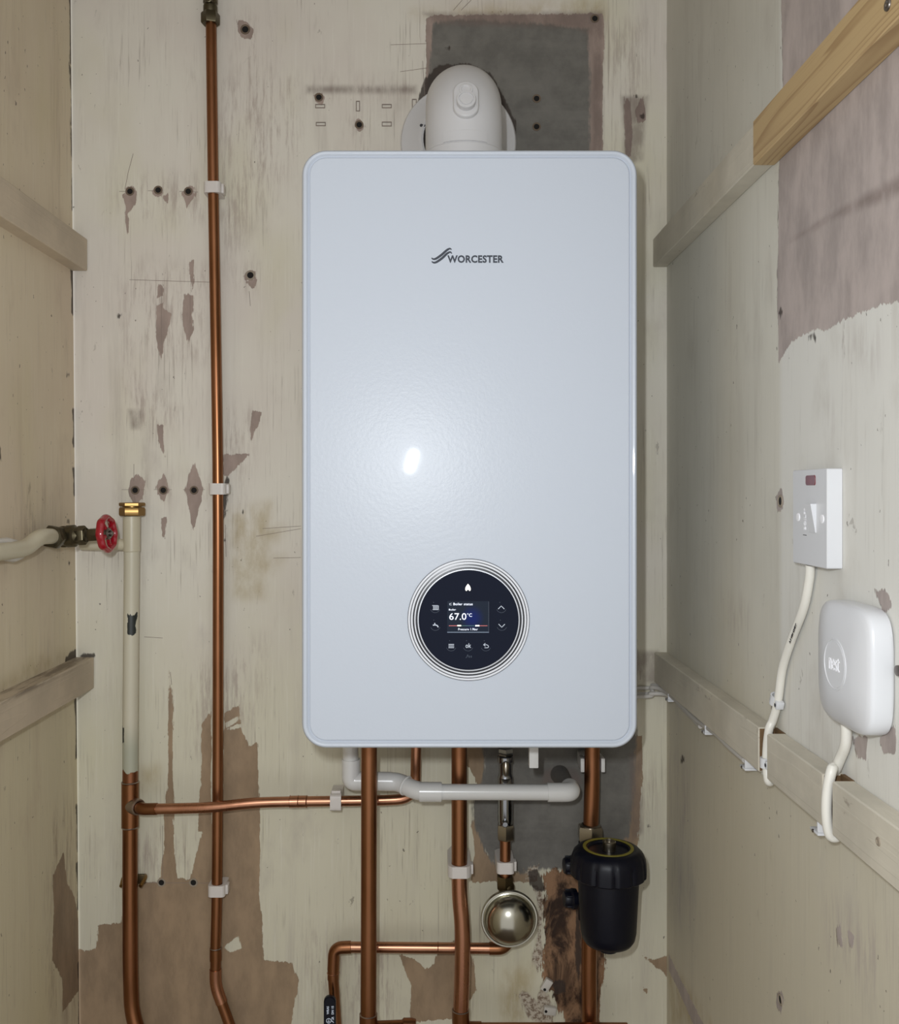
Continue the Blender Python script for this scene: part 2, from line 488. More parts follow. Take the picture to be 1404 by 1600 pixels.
def nut(org, axis, rad, h, cham=.0015, rot=0.0):
    """hexagon nut with chamfered corners and a collar"""
    prof = [(rad * .8, 0), (rad * .93, 0), (rad, cham), (rad, h - cham), (rad * .93, h), (rad * .8, h)]
    bm = lathe([(1e-9, 0)] + prof + [(1e-9, h)], org, axis, 6)
    if rot:
        bmesh.ops.rotate(bm, cent=Vector(org), matrix=Matrix.Rotation(rot, 3, Vector(axis)), verts=bm.verts)
    return bm
def rrect(hw, hh, r, n=10):
    out = []
    for cx, cy, a0 in ((hw - r, hh - r, 0), (-hw + r, hh - r, 90), (-hw + r, -hh + r, 180), (hw - r, -hh + r, 270)):
        for k in range(n + 1):
            a = math.radians(a0 + 90 * k / n)
            out.append((cx + r * math.cos(a), cy + r * math.sin(a)))
    return out
def loft(rings, cap0=True, cap1=True):
    bm = bmesh.new()
    R_ = [[bm.verts.new(p) for p in ring] for ring in rings]
    n = len(R_[0])
    for A, B in zip(R_, R_[1:]):
        for k in range(n): bm.faces.new((A[k], A[(k + 1) % n], B[(k + 1) % n], B[k]))
    if cap0: bm.faces.new(list(reversed(R_[0])))
    if cap1: bm.faces.new(R_[-1])
    return bm
class Plane:
    """local drawing plane: a = right, b = up, n = towards the viewer"""
    def __init__(self, o, a, b):
        self.o = Vector(o); self.a = Vector(a); self.b = Vector(b); self.n = self.a.cross(self.b)
    def __call__(self, x, y, h=0): return self.o + self.a * x + self.b * y + self.n * h
def slab(pl, outline, h0, h1):
    return loft([[pl(x, y, h0) for x, y in outline], [pl(x, y, h1) for x, y in outline]])
def stroke(pl, pts, ws, h0, h1):
    """ribbon with a width per point"""
    n = len(pts); lf = []; rt = []
    for i in range(n):
        a = pts[max(0, i - 1)]; b = pts[min(n - 1, i + 1)]
        dx, dy = b[0] - a[0], b[1] - a[1]; q = math.hypot(dx, dy) or 1
        w = (ws[i] if isinstance(ws, (list, tuple)) else ws) / 2
        lf.append((pts[i][0] - dy / q * w, pts[i][1] + dx / q * w)); rt.append((pts[i][0] + dy / q * w, pts[i][1] - dx / q * w))
    bm = bmesh.new()
    V = [[bm.verts.new(pl(x, y, h)) for x, y in side] for side, h in ((lf, h0), (rt, h0), (lf, h1), (rt, h1))]
    for i in range(n - 1):
        bm.faces.new((V[2][i], V[3][i], V[3][i + 1], V[2][i + 1]))
        bm.faces.new((V[0][i], V[2][i], V[2][i + 1], V[0][i + 1]))
        bm.faces.new((V[1][i], V[3][i], V[3][i + 1], V[1][i + 1]))
    for i in (0, n - 1): bm.faces.new((V[0][i], V[1][i], V[3][i], V[2][i]))
    return bm
def spline(pts, n=6):
    out = []
    for i in range(len(pts) - 1):
        p0 = pts[max(0, i - 1)]; p1 = pts[i]; p2 = pts[i + 1]; p3 = pts[min(len(pts) - 1, i + 2)]
        for k in range(n):
            s = k / n
            out.append(tuple(.5 * (2 * p1[j] + (p2[j] - p0[j]) * s + (2 * p0[j] - 5 * p1[j] + 4 * p2[j] - p3[j]) * s * s + (3 * p1[j] - p0[j] - 3 * p2[j] + p3[j]) * s ** 3) for j in range(len(p1))))
    out.append(tuple(pts[-1]))
    return out
def spl3(pts, n=6): return [Vector(p) for p in spline([tuple(p) for p in pts], n)]
def text(body, pl, x0, y0, x1, y1, h0, h1, bold=0.0, sp=1.0):
    """lettering fitted into a rectangle of the plane"""
    cu = bpy.data.curves.new('t', 'FONT')
    cu.body = body; cu.size = 1; cu.offset = bold; cu.extrude = .5; cu.resolution_u = 3; cu.space_character = sp
    ob = bpy.data.objects.new('t', cu); COL.objects.link(ob)
    bpy.context.view_layer.update()
    dg = bpy.context.evaluated_depsgraph_get()
    me = bpy.data.meshes.new_from_object(ob.evaluated_get(dg))
    bm = bmesh.new(); bm.from_mesh(me)
    bpy.data.objects.remove(ob); bpy.data.curves.remove(cu); bpy.data.meshes.remove(me)
    xs = [v.co.x for v in bm.verts]; ys = [v.co.y for v in bm.verts]
    ax, bx, ay, by = min(xs), max(xs), min(ys), max(ys)
    for v in bm.verts:
        x = x0 + (v.co.x - ax) / (bx - ax) * (x1 - x0); y = y0 + (v.co.y - ay) / (by - ay) * (y1 - y0)
        v.co = pl(x, y, h1 if v.co.z > 0 else h0)
    return bm

# ------------------------------------------------------------------ the walls: patches of lost paint are drawn as distance fields on a fine grid
def sdf(pts, poly):
    x, y = pts[:, 0], pts[:, 1]
    poly = np.array(poly, float)
    d2 = np.full(len(x), 1e9); inside = np.zeros(len(x), bool)
    m = len(poly)
    for i in range(m):
        a = poly[i]; b = poly[(i + 1) % m]
        ex, ey = b - a
        t = np.clip(((x - a[0]) * ex + (y - a[1]) * ey) / max(ex * ex + ey * ey, 1e-12), 0, 1)
        d2 = np.minimum(d2, (x - a[0] - t * ex) ** 2 + (y - a[1] - t * ey) ** 2)
        c = ((a[1] > y) != (b[1] > y))
        if ey != 0: inside ^= c & (x < (y - a[1]) * ex / ey + a[0])
    d = np.sqrt(d2)
    return np.where(inside, d, -d)
def wall(name, us, zs, to3, m, patches):
    us = np.array(us); zs = np.array(zs)
    UU, ZZ = np.meshgrid(us, zs)
    pts = np.stack([UU.ravel(), ZZ.ravel()], 1)
    nu, nz = len(us), len(zs)
    co = to3(pts)
    i = np.arange((nz - 1) * (nu - 1)); r = i // (nu - 1); c = i % (nu - 1); a = r * nu + c
    faces = np.stack([a, a + 1, a + nu + 1, a + nu], 1)
    me = bpy.data.meshes.new(name)
    me.vertices.add(len(co)); me.vertices.foreach_set('co', co.ravel().astype(np.float32))
    me.loops.add(faces.size); me.loops.foreach_set('vertex_index', faces.ravel().astype(np.int32))
    me.polygons.add(len(faces)); me.polygons.foreach_set('loop_start', np.arange(0, faces.size, 4, dtype=np.int32))
    me.update(calc_edges=True)
    for key in ('bare', 'grey', 'rust', 'dark', 'patch', 'rub', 'ochre', 'stain', 'pale', 'crumble'):
        f = np.full(len(pts), -.06)
        for poly in patches.get(key, []):
            q = np.array(poly)
            lo_ = q.min(0) - .06; hi = q.max(0) + .06
            s = np.where(((pts >= lo_) & (pts <= hi)).all(1))[0]
            if len(s): f[s] = np.maximum(f[s], sdf(pts[s], poly))
        at = me.attributes.new(key, 'FLOAT', 'POINT')
        at.data.foreach_set('value', f.astype(np.float32))
    me.materials.append(m)
    me.polygons.foreach_set('use_smooth', np.ones(len(faces), bool))
    o = bpy.data.objects.new(name, me); COL.objects.link(o)
    o['kind'] = 'structure'
    ORI[o.name] = Vector((0, 0, 0))
    return o
def zgrid(step, z0=.62, z1=2.22): return [0.0, .3] + list(np.arange(z0, z1, step)) + [2.3, 2.4]

bw = lambda poly: [((u - CU) / (F / CAMD), CAMZ - (v - CV) / (F / CAMD)) for u, v in poly]
def rw(poly): return [(R(u, v).y, R(u, v).z) for u, v in poly]
def lw(poly): return [(L(u, v).y, L(u, v).z) for u, v in poly]
def blob(u, v, ru, rv, n=9, j=.35):
    return [(u + ru * math.cos(2 * PI * k / n) * (1 + random.uniform(-j, j)), v + rv * math.sin(2 * PI * k / n) * (1 + random.uniform(-j, j))) for k in range(n)]

back = {'bare': [], 'grey': [], 'rust': [], 'dark': [], 'patch': [], 'rub': [], 'ochre': [], 'stain': [], 'crumble': []}
back['bare'] += [
    [(120, 1480), (135, 1487), (150, 1480), (152, 1445), (190, 1442), (196, 1378), (250, 1378), (255, 1330), (256, 1275), (270, 1275), (272, 1330), (276, 1372), (297, 1374), (305, 1340), (316, 1300), (330, 1288), (348, 1290), (350, 1140), (375, 1138), (390, 1165), (402, 1160), (405, 1250), (406, 1400), (412, 1500), (455, 1504), (466, 1530), (455, 1600), (440, 1750), (120, 1750)],
    [(263, 1035), (270, 1090), (270, 1210), (273, 1280), (255, 1280), (263, 1210), (263, 1100)],
    [(316, 1130), (330, 1110), (330, 1300), (308, 1300), (313, 1220)],
    [(350, 1115), (372, 1102), (375, 1130), (352, 1140)],
    [(247, 440), (255, 452), (254, 480), (268, 490), (258, 530), (251, 562), (242, 525), (244, 470)],
    [(288, 458), (302, 462), (301, 490), (302, 515), (293, 536), (283, 500)],
    [(296, 412), (302, 405), (303, 440), (298, 460)],
    [(393, 642), (409, 644), (402, 668), (392, 690), (390, 672)],
    [(348, 710), (388, 710), (372, 728), (358, 742), (348, 744)],
    [(245, 664), (255, 664), (258, 715), (250, 700)],
    [(303, 720), (318, 765), (300, 835), (297, 800), (288, 765)],
    [(205, 748), (216, 740), (226, 752), (222, 780), (212, 790), (200, 770)],
    [(243, 762), (256, 738), (266, 766), (254, 784)],
    [(251, 810), (261, 808), (258, 842), (252, 838)],
    [(190, 303), (214, 300), (212, 318), (200, 334)],
    [(282, 300), (307, 302), (292, 325)],
    [(250, 308), (262, 303), (262, 318)],
    [(383, 440), (402, 436), (396, 452)],
    [(370, 30), (385, 34), (398, 48), (392, 62), (374, 58)],
    [(195, 330), (202, 345), (200, 370), (196, 350)],
    [(622, 1490), (650, 1500), (665, 1515), (678, 1506), (686, 1480), (712, 1468), (737, 1492), (744, 1545), (715, 1592), (640, 1597), (642, 1540)],
    [(665, 30), (672, 24), (940, 21), (942, 30), (942, 300), (665, 300)],
    [(1000, 1492), (1020, 1500), (1045, 1492), (1050, 1535), (1030, 1515)],
    [(975, 150), (984, 160), (988, 210), (982, 262), (976, 240)],
    [(993, 172), (1002, 150), (1010, 186), (996, 194)],
    [(690, 1150), (756, 1150), (756, 1330), (790, 1362), (840, 1362), (840, 1378), (735, 1378), (742, 1330), (736, 1290), (748, 1255), (744, 1215)],
    [(985, 1150), (1002, 1150), (1003, 1220), (996, 1320), (1000, 1345), (940, 1345), (940, 1300)],
    [(1000, 1540), (1010, 1546), (1008, 1552)],
]
back['grey'] += [
    [(676, 36), (720, 30), (860, 38), (918, 46), (922, 120), (920, 300), (640, 300), (652, 200), (668, 130)],
    [(690, 1130), (752, 1130), (757, 1200), (749, 1225), (738, 1255), (740, 1290), (753, 1320), (769, 1350), (800, 1362), (830, 1366), (850, 1358), (880, 1360), (905, 1350), (950, 1330), (982, 1308), (988, 1260), (992, 1200), (994, 1130), (994, 1000), (690, 1000)],
]
back['rust'] += [[(842, 1366), (872, 1358), (905, 1368), (930, 1420), (945, 1500), (936, 1560), (934, 1650), (870, 1650), (880, 1590), (866, 1560), (850, 1530), (846, 1500), (850, 1460), (848, 1420), (852, 1392)]]
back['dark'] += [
    [(640, 190), (650, 166), (664, 122), (686, 101), (735, 100), (768, 116), (790, 158), (806, 190), (800, 260), (640, 260)],  # soft shade round the flue elbow, painted into the wall colour
    [(824, 1362), (838, 1358), (848, 1372), (851, 1392), (840, 1394), (828, 1382)],
    [(900, 1410), (906, 1410), (908, 1500), (904, 1540), (898, 1500)],
    [(862, 1535), (880, 1530), (884, 1550), (866, 1552)],
    [(348, 768), (354, 745), (358, 750), (352, 805), (348, 812)],
    [(124, 1022), (146, 1020), (150, 1026), (126, 1032)],
]
for (u, v, s) in ((186, 494, 3.5), (109, 586, 3), (352, 798, 3), (352, 845, 2.5), (378, 800, 3), (1013, 1290, 2), (992, 150, 3), (1003, 182, 4), (700, 76, 4)):
    back['dark'].append(blob(u, v, s, s))
back['rub'] += [
    [(195, 420), (330, 420), (330, 560), (195, 560)], [(300, 120), (470, 120), (470, 230), (345, 420), (345, 120)],
    [(345, 640), (400, 640), (370, 800), (345, 900)], [(470, 130), (650, 130), (660, 148), (480, 150)], [(195, 560), (290, 640), (230, 690), (190, 660)],
    [(300, 1050), (410, 1000), (400, 1130), (300, 1180)], [(200, 280), (330, 280), (330, 340), (200, 340)],
    [(955, 40), (1000, 40), (1000, 230), (955, 230)], [(1000, 1180), (1020, 1220), (1015, 1300), (1000, 1300)],
    [(480, 1450), (640, 1480), (620, 1600), (480, 1600)], [(190, 1300), (330, 1290), (320, 1370), (195, 1370)], [(375, 40), (420, 40), (420, 240), (375, 240)],
]
back['ochre'] += [[(372, 880), (440, 872), (420, 895), (372, 892)], [(390, 832), (440, 824), (434, 842), (395, 844)], [(360, 800), (420, 790), (410, 930), (365, 930)],
                  [(225, 1205), (245, 1200), (240, 1230), (225, 1232)], [(790, 1520), (830, 1500), (830, 1600), (780, 1600)], [(640, 20), (940, 0), (940, 24), (650, 24)]]
back['stain'] += [[(990, 1017), (1028, 1017), (1028, 1068), (990, 1068)], [(660, 20), (940, 18), (944, 60), (926, 60), (900, 44), (690, 40)], [(926, 40), (942, 30), (942, 240), (924, 240)], [(478, 134), (650, 134), (650, 146), (478, 146)], [(845, 1226), (850, 1205), (870, 1198), (900, 1200), (912, 1226)],
    [(984, 1180), (1003, 1170), (1003, 1300), (985, 1320)], [(200, 640), (225, 640), (220, 670), (205, 670)], [(970, 150), (1012, 150), (1004, 250), (975, 260)]]
back['crumble'] += [[(806, 1552), (818, 1548), (838, 1562), (846, 1545), (858, 1560), (866, 1604), (838, 1600), (820, 1580)], [(834, 1384), (846, 1386), (850, 1420), (846, 1470), (852, 1500), (838, 1520), (832, 1500), (842, 1460), (842, 1420)],
    [(820, 1356), (842, 1352), (838, 1372), (822, 1376)], [(928, 1500), (936, 1500), (934, 1604), (922, 1604)]]
back['patch'] += [[(240, 468), (256, 462), (258, 470), (244, 478)], [(352, 1130), (372, 1118), (373, 1126), (354, 1138)],
                  [(348, 1480), (372, 1462), (378, 1482), (360, 1488)]]
# fixings drilled in the back wall (pixel, plug kind)
HOLES = [(383, 46, 0), (203, 299, 0), (247, 297, 0), (294, 299, 0), (391, 430, 1), (211, 766, 0), (255, 766, 0), (303, 766, 0), (252, 1379, 1), (302, 1379, 1),
         (498, 152, 0), (561, 195, 0), (838, 154, 0), (838, 198, 0), (929, 29, 0)]
for u, v, k in HOLES:
    back['bare'].append(blob(u + random.uniform(-1, 1), v + 1, 9, 9.5, 10, .3))
    back['rub'].append(blob(u, v, 22, 22))
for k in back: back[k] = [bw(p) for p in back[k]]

def to_back(p): return np.stack([p[:, 0], np.zeros(len(p)), p[:, 1]], 1)
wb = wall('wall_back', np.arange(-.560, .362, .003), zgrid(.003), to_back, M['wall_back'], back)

right = {'bare': [
    [(1219, -60), (1223, 130), (1216, 280), (1214, 440), (1216, 570), (1228, 545), (1238, 532), (1262, 520), (1275, 512), (1290, 517), (1310, 505), (1335, 492), (1365, 480), (1404, 470), (1500, 440), (1700, 400), (1700, -60)],
    [(1044, 1490), (1062, 1528), (1110, 1622), (1092, 1622), (1060, 1548), (1044, 1515)],
    [(1306, 1450), (1312, 1440), (1316, 1478), (1309, 1480)], [(1322, 1452), (1336, 1460), (1330, 1490)],
    [(1366, 922), (1385, 920), (1396, 950), (1380, 960)], [(1330, 1150), (1356, 1152), (1350, 1186), (1338, 1186)], [(1372, 1155), (1400, 1130), (1400, 1178), (1380, 1176)],
    blob(1219, 782, 7, 16), blob(1219, 1562, 6, 18)],
    'stain': [[(1234, 376), (1270, 352), (1300, 334), (1380, 288), (1430, 262), (1430, 290), (1382, 314), (1305, 340), (1272, 358)]], 'pale': [[(1217, -80), (1700, -80), (1700, 1500), (1404, 1300), (1217, 1150)]],
    'dark': [blob(1066, 1187, 2.5, 6),
             [(1262, 528), (1270, 520), (1274, 530)], blob(1219, 488, 3, 8)],
    'rub': [[(1240, 372), (1300, 320), (1404, 250), (1404, 320), (1300, 350)], [(1290, 1400), (1390, 1460), (1370, 1560), (1300, 1500)], [(1320, 530), (1365, 530), (1365, 560), (1320, 560)],
            [(1300, 645), (1318, 645), (1316, 690), (1298, 690)], [(1045, 1180), (1080, 1200), (1080, 1450), (1045, 1430)], [(1130, 940), (1170, 945), (1160, 985), (1130, 985)]],
    'ochre': [[(1045, 1500), (1110, 1600), (1045, 1600)]]}
for k in right: right[k] = [rw(p) for p in right[k]]
def to_right(p): return np.stack([np.full(len(p), XR), p[:, 0], p[:, 1]], 1)
ys = np.concatenate([np.arange(-1.0, 0, .004), [0.0]])
wr = wall('wall_right', ys, zgrid(.004), to_right, M['wall_right'], right)
left = {'bare': [[(90, 1280), (95, 1330), (78, 1370), (80, 1420), (76, 1500), (92, 1530), (92, 1582), (106, 1562), (124, 1540), (124, 1480), (112, 1400), (100, 1380)]],
        'dark': [blob(0, 710, 5, 14), blob(109, 586, 2, 3.5), blob(115, 690, 1.5, 4), [(104, 1022), (124, 1010), (124, 1040), (100, 1034)], blob(108, 880, 2, 4), blob(107, 815, 2, 5)],
        'rub': [[(70, 1260), (124, 1260), (124, 1600), (60, 1600)], [(20, 770), (70, 770), (70, 850), (20, 850)]],
        'ochre': [[(40, 1040), (100, 1020), (60, 1050), (0, 1075)]]}
for k in left: left[k] = [lw(p) for p in left[k]]
def zv(v): return CAMZ - (v - CV) * CAMD / F
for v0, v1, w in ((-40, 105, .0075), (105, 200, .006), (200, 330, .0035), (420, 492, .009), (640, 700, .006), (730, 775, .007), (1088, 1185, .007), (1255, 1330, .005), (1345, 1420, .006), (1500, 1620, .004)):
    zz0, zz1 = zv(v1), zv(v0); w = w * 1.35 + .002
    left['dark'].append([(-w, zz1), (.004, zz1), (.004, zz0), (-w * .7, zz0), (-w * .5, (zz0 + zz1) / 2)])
def to_left(p): return np.stack([-0.533 - 0.013 * (p[:, 1] - 0.646) / 1.546, p[:, 0], p[:, 1]], 1)
wl = wall('wall_left', np.concatenate([[-1.0, -.7], np.arange(-.5, 0, .004), [-.0015]]), zgrid(.004), to_left, M['wall_left'], left)
fl_ = obj('floor', box((-.62, -1.6, -.04), (.42, .03, 0)), M['floor']); fl_['kind'] = 'structure'
ce_ = obj('ceiling', box((-.62, -1.0, 2.4), (.42, .03, 2.44)), M['plain']); ce_['kind'] = 'structure'

def plug(parent, p, n, kind, s=1.0):
    """plastic plug pushed into a drilled hole: flange, bore, dark bottom"""
    bm = lathe([(.0066 * s, 0), (.0064 * s, .0008), (.0050 * s, .0010), (.0042 * s, .0004)], p, n, 18)
    k = len(bm.faces)
    b2 = lathe([(.0042 * s, .0004), (.0030 * s, .00025), (1e-9, .0002)], p, n, 18)
    for f in b2.faces: f.material_index = 1
    b3 = bmesh.new()
    for q in range(3):
        a = 2 * PI * q / 3 + .4
    b3.free()
    return obj('wall_plug', join(bm, b2), [M['plug_brown'] if kind == 0 else M['plug_cream'], M['hole']], parent)
for u, v, k in HOLES: plug(wb, P(u, v, 0), (0, -1, 0), k, 1.15 if v in (46, 430) else 1.0)
plug(wr, R(1219, 783), (-1, 0, 0), 1, 1.0)
plug(wr, R(1219, 1562), (-1, 0, 0), 1, .9)
# marks pressed into the skim by an old bracket
for u, v, w, h in ((500, 166, 13, 4), (559, 166, 4, 14), (604, 166, 13, 4), (501, 194, 13, 4), (604, 194, 13, 5), (647, 163, 5, 14)):
    a = P(u - w / 2, v + h / 2, 0); b = P(u + w / 2, v - h / 2, 0)
    t_ = .0011
    bms = [box((a.x - t_, -.0009, a.z - t_), (b.x + t_, 0, a.z)), box((a.x - t_, -.0009, b.z), (b.x + t_, 0, b.z + t_)),
           box((a.x - t_, -.0009, a.z), (a.x, 0, b.z)), box((b.x, -.0009, a.z), (b.x + t_, 0, b.z))]
    obj('bracket_mark', join(*bms), M['pencil'], wb)
# pencil lines and long scratches
LINES = [((190, 765), (226, 765)), ((240, 765), (268, 765)), ((286, 765), (320, 765)), ((209, 725), (209, 752)), ((210, 775), (211, 786)), ((252, 450), (252, 552)),
         ((297, 462), (297, 505)), ((202, 437), (330, 441)), ((427, 872), (470, 871)), ((254, 1290), (254, 1372)), ((222, 1379), (330, 1380)), ((208, 240), (200, 270)),
         ((200, 270), (195, 296)), ((400, 838), (470, 826)), ((410, 826), (470, 822)), ((1000, 1048), (1000, 1062)), ((660, 95), (664, 160)),
         ((610, 70), (668, 68)), ((625, 112), (668, 106)), ((186, 299), (196, 299)), ((231, 298), (240, 298)), ((280, 299), (309, 300)), ((352, 820), (353, 870)), ((266, 1050), (268, 1070)),
         ((708, 16), (722, 0)), ((720, 16), (736, 0)), ((642, 1475), (660, 1482)), ((225, 995), (254, 997)), ((389, 455), (391, 478))]
bms = []
for (a, b) in LINES:
    p = P(*a, -.0002); q = P(*b, -.0002)
    d = (q - p); nn = Vector((-d.z, 0, d.x)).normalized() * .00033
    b_ = bmesh.new()
    lo4 = [p + nn, p - nn, q - nn, q + nn]
    vs = [b_.verts.new(w) for w in lo4] + [b_.verts.new(w + Vector((0, .0004, 0))) for w in lo4]
    b_.faces.new(vs[:4])
    for i in range(4): b_.faces.new((vs[i], vs[(i + 1) % 4], vs[4 + (i + 1) % 4], vs[4 + i]))
    bms.append(b_)
o = obj('pencil_marks', join(*bms), M['pencil'], wb); o['kind'] = 'stuff'

# ------------------------------------------------------------------ battens on the side walls
def batten(name, x0, x1, z0, z1, segs, m, label, group=None, cat='batten'):
    """segs: (y0, y1, thickness factor); a notch is a thin segment"""
    side = 1 if x1 > 0 else -1
    bms = []
    for y0, y1, f in segs:
        xi = x1 - (x1 - x0) * f
        b_ = box((min(xi, x1), y0, z0), (max(xi, x1), y1, z1), .0012 if f == 1 else 0, 1)
        for fc in b_.faces: fc.material_index = 1 if f != 1 or (len(segs) > 1 and abs(fc.normal.y) > .9) else 0
        bms.append(b_)
    t = thing(name, ((x0 + x1) / 2, 0, (z0 + z1) / 2), label, cat, group)
    obj('batten_strip', join(*bms), m, t)
    return t
zu0, zu1, zl0, zl1 = 1.7884, 1.8312, 1.1622, 1.2078
y_j = -.451
bt1 = batten('shelf_batten', .332, XR, zu0, zu1, [(y_j, -.0005, 1)], [M['pale_batten'], M['sawn']], 'upper painted batten on the right wall, ending at bare pine', 'painted shelf battens')
tp = thing('pine_batten', (.342, y_j, (zu0 + zu1) / 2), 'bare yellow pine batten high on the right wall, wood grain showing', 'batten')
obj('batten_strip', box((.3305, -1.0, zu0 - .0015), (XR, y_j - .0004, zu1 + .0015), .001, 1), M['pine'], tp)
sp_ = Vector((.3305, -.742, 1.8035))
sc_ = obj('screw', lathe([(1e-9, .0004), (.0016, .0005), (.0024, .0012), (.0042, .0012), (.0046, .0004), (.0046, 0)], sp_, (-1, 0, 0), 16), M['zinc'], tp)
n1a, n1b = .948 - CAMD, .972 - CAMD
n2a, n2b = .793 - CAMD, .812 - CAMD
bt2 = batten('shelf_batten', .334, XR, zl0, zl1, [(-1.0, n2a, 1), (n2a, n2b, .2), (n2b, n1a, 1), (n1a, n1b, .12), (n1b, -.0005, 1)], [M['pale_batten'], M['sawn']],
             'lower painted batten on the right wall, notched for two cables', 'painted shelf battens')
k_ = Vector((.334, .334 * F / (1372 - CU) - CAMD, CAMZ - (1315 - CV) * .334 / (1372 - CU)))
obj('screw', lathe([(1e-9, .0003), (.0015, .0004), (.0022, .0010), (.0032, .0008), (.0034, 0)], k_, (-1, 0, 0), 14), M['plug_cream'], bt2)
bt3 = batten('shelf_batten', -.5205, -.5445, 1.7825, 1.8305, [(-1.0, -.002, 1)], [M['left_batten'], M['sawn']], 'upper painted batten on the left wall, level with boiler top', 'painted shelf battens')
bt4 = batten('shelf_batten', -.5105, -.5385, 1.1535, 1.2005, [(-1.0, -.002, 1)], [M['grimy_batten'], M['sawn']], 'lower painted batten on the left wall, grimy along its top', 'painted shelf battens')

# ------------------------------------------------------------------ the boiler
BX, BZ0, BZ1 = .0436, 1.1442, 1.8567
BW, BH, BZ = .19995, (BZ1 - BZ0) / 2, (BZ0 + BZ1) / 2
bo = thing('wall_boiler', (BX, 0, BZ), 'large white wall hung gas boiler with round black display', 'boiler')
fp = Plane((BX, 0, BZ), (1, 0, 0), (0, 0, 1))       # n points to -Y
def rr(inset, y, rad=.030): return [fp(a, b, y) for a, b in rrect(BW - inset, BH - inset, max(rad - inset, .003))]
obj('casing', loft([rr(.003, .006), rr(.003, .262)]), M['casing'], bo)
prof = [(.0015, .263), (.0003, .264), (0, .266), (0, .2965)]
for k in range(1, 7):
    a = k / 6 * PI / 2
    prof.append((.0045 * (1 - math.cos(a)), .2965 + .0105 * math.sin(a)))
prof += [(.0062, .3066), (.0078, .3052), (.0086, .3040), (.0092, .3036), (.0098, .3040), (.0106, .3051), (.0114, .3055)]
obj('front_panel', loft([rr(i, y) for i, y in prof]), M['boiler'], bo, sharp=22)
obj('underside', box((BX - .185, -.255, BZ0 + .0005), (BX + .185, -.012, BZ0 + .0028)), M['underside'], bo)
FY = .3055
ep = Plane((0, -FY, 0), (1, 0, 0), (0, 0, 1))
KP = (CAMD - FY) / F
def E(u, v): return ((u - CU) * KP, CAMZ - (v - CV) * KP)
# wordmark and its two flowing strokes
a = E(698.6, 410.8); b = E(786.6, 398.9)
obj('wordmark', text('WORCESTER', ep, a[0], a[1], b[0], b[1], 0, .0003, .036, 1.06), M['logo'], bo, label='dark printed wordmark')
for pts in ([(140, 330), (160, 347), (190, 350), (230, 331), (300, 281), (365, 222), (405, 194), (432, 186), (452, 203)],
            [(143, 385), (163, 402), (193, 405), (235, 386), (310, 332), (370, 274), (408, 248), (436, 240), (457, 264)]):
    q = spline([E(660 + x * .0997, 370 + y * .0997) for x, y in pts], 4)
    n = len(q)
    ws = [(.0005 + .0023 * math.sin(PI * min(1, max(0, (i + 1.5) / (n + 2)))) ** .8) * 1.0 for i in range(n)]
    obj('logo_stroke', stroke(ep, q, ws, 0, .0003), M['logo'], bo)
# the round display
dc = E(731.8, 968.3)
dcv = Vector((dc[0], -FY, dc[1]))
K1 = KP * 1.0
disp = obj('display', lathe([(95.3 * K1, 0), (95.3 * K1, .0008), (94.6 * K1, .0010), (76 * K1, .0010), (76 * K1, .0006), (1e-9, .0006)], dcv, (0, -1, 0), 96), M['ring_dark'], bo, label='round dark display panel')
def ring(r0, r1, h, m, name):
    obj(name, lathe([(r0 * K1, .001), (r0 * K1, h * .8), ((r0 + .5) * K1, h), ((r1 - .5) * K1, h), (r1 * K1, h * .8), (r1 * K1, .001)], dcv, (0, -1, 0), 96), m, disp)
ring(91.4, 94.5, .0016, M['ring_white'], 'bezel_ring')
ring(87.2, 90.2, .0019, M['ring_white'], 'bezel_ring')
ring(82.7, 84.9, .0021, M['ring_white'], 'bezel_ring')
ring(77.5, 80.0, .0026, M['ring_chrome'], 'bezel_ring')
obj('glass', lathe([(77.3 * K1, .0011), (77.3 * K1, .0019), (76.5 * K1, .0022), (1e-9, .0022)], dcv, (0, -1, 0), 96), M['glass'], disp, sharp=12)
H0 = .0022
a = E(698.4, 988.2); b = E(763.4, 939)
sw_, sh_ = (b[0] - a[0]) / 2, (b[1] - a[1]) / 2
scp = Plane((a[0] + sw_, -FY, a[1] + sh_), (1, 0, 0), (0, 0, 1))
so = obj('screen', slab(scp, rrect(sw_, sh_, .0006, 2), H0, H0 + .0003), M['screen'], disp)
def dtext(s, u0, v0, u1, v1, m, bold=0, name='screen_text', h=H0 + .0003, sp=1):
    a = E(u0, v1); b = E(u1, v0)
    obj(name, text(s, ep, a[0], a[1], b[0], b[1], h, h + .0002, bold, sp), m, disp)
def dstroke(pts, w, m, name, h=H0):
    obj(name, stroke(ep, [E(*p) for p in pts], w * KP, h, h + .0003), m, disp)
dtext('Boiler status', 708, 941.5, 738, 945.3, M['digit'], .005, sp=1.1)
dtext('Boiler', 701, 950.8, 712, 953.4, M['digit'], .0)
dtext('67.0', 701.6, 957.6, 728.2, 968, M['digit'], .0)
dtext('°C', 729.4, 957.8, 737, 963.2, M['digit'], .0)
dtext('Pressure 1.9bar', 715.6, 981, 746, 984.4, M['digit'], .0, sp=1.12)
dstroke([(702, 942.2), (702, 944.8), (705.4, 944.8)], .7, M['icon'], 'screen_text', H0 + .0003)
dstroke([(702.4, 943.4), (705.2, 941.6)], .6, M['icon'], 'screen_text', H0 + .0003)
dstroke([(701, 977.2), (714, 977.2)], 1.0, M['lit_red'], 'pressure_bar', H0 + .0003)
dstroke([(714, 977), (720, 977)], 1.6, M['lit'], 'pressure_bar', H0 + .0003)
dstroke([(720.2, 977.2), (742, 977.2)], .6, M['lit_green'], 'pressure_bar', H0 + .0003)
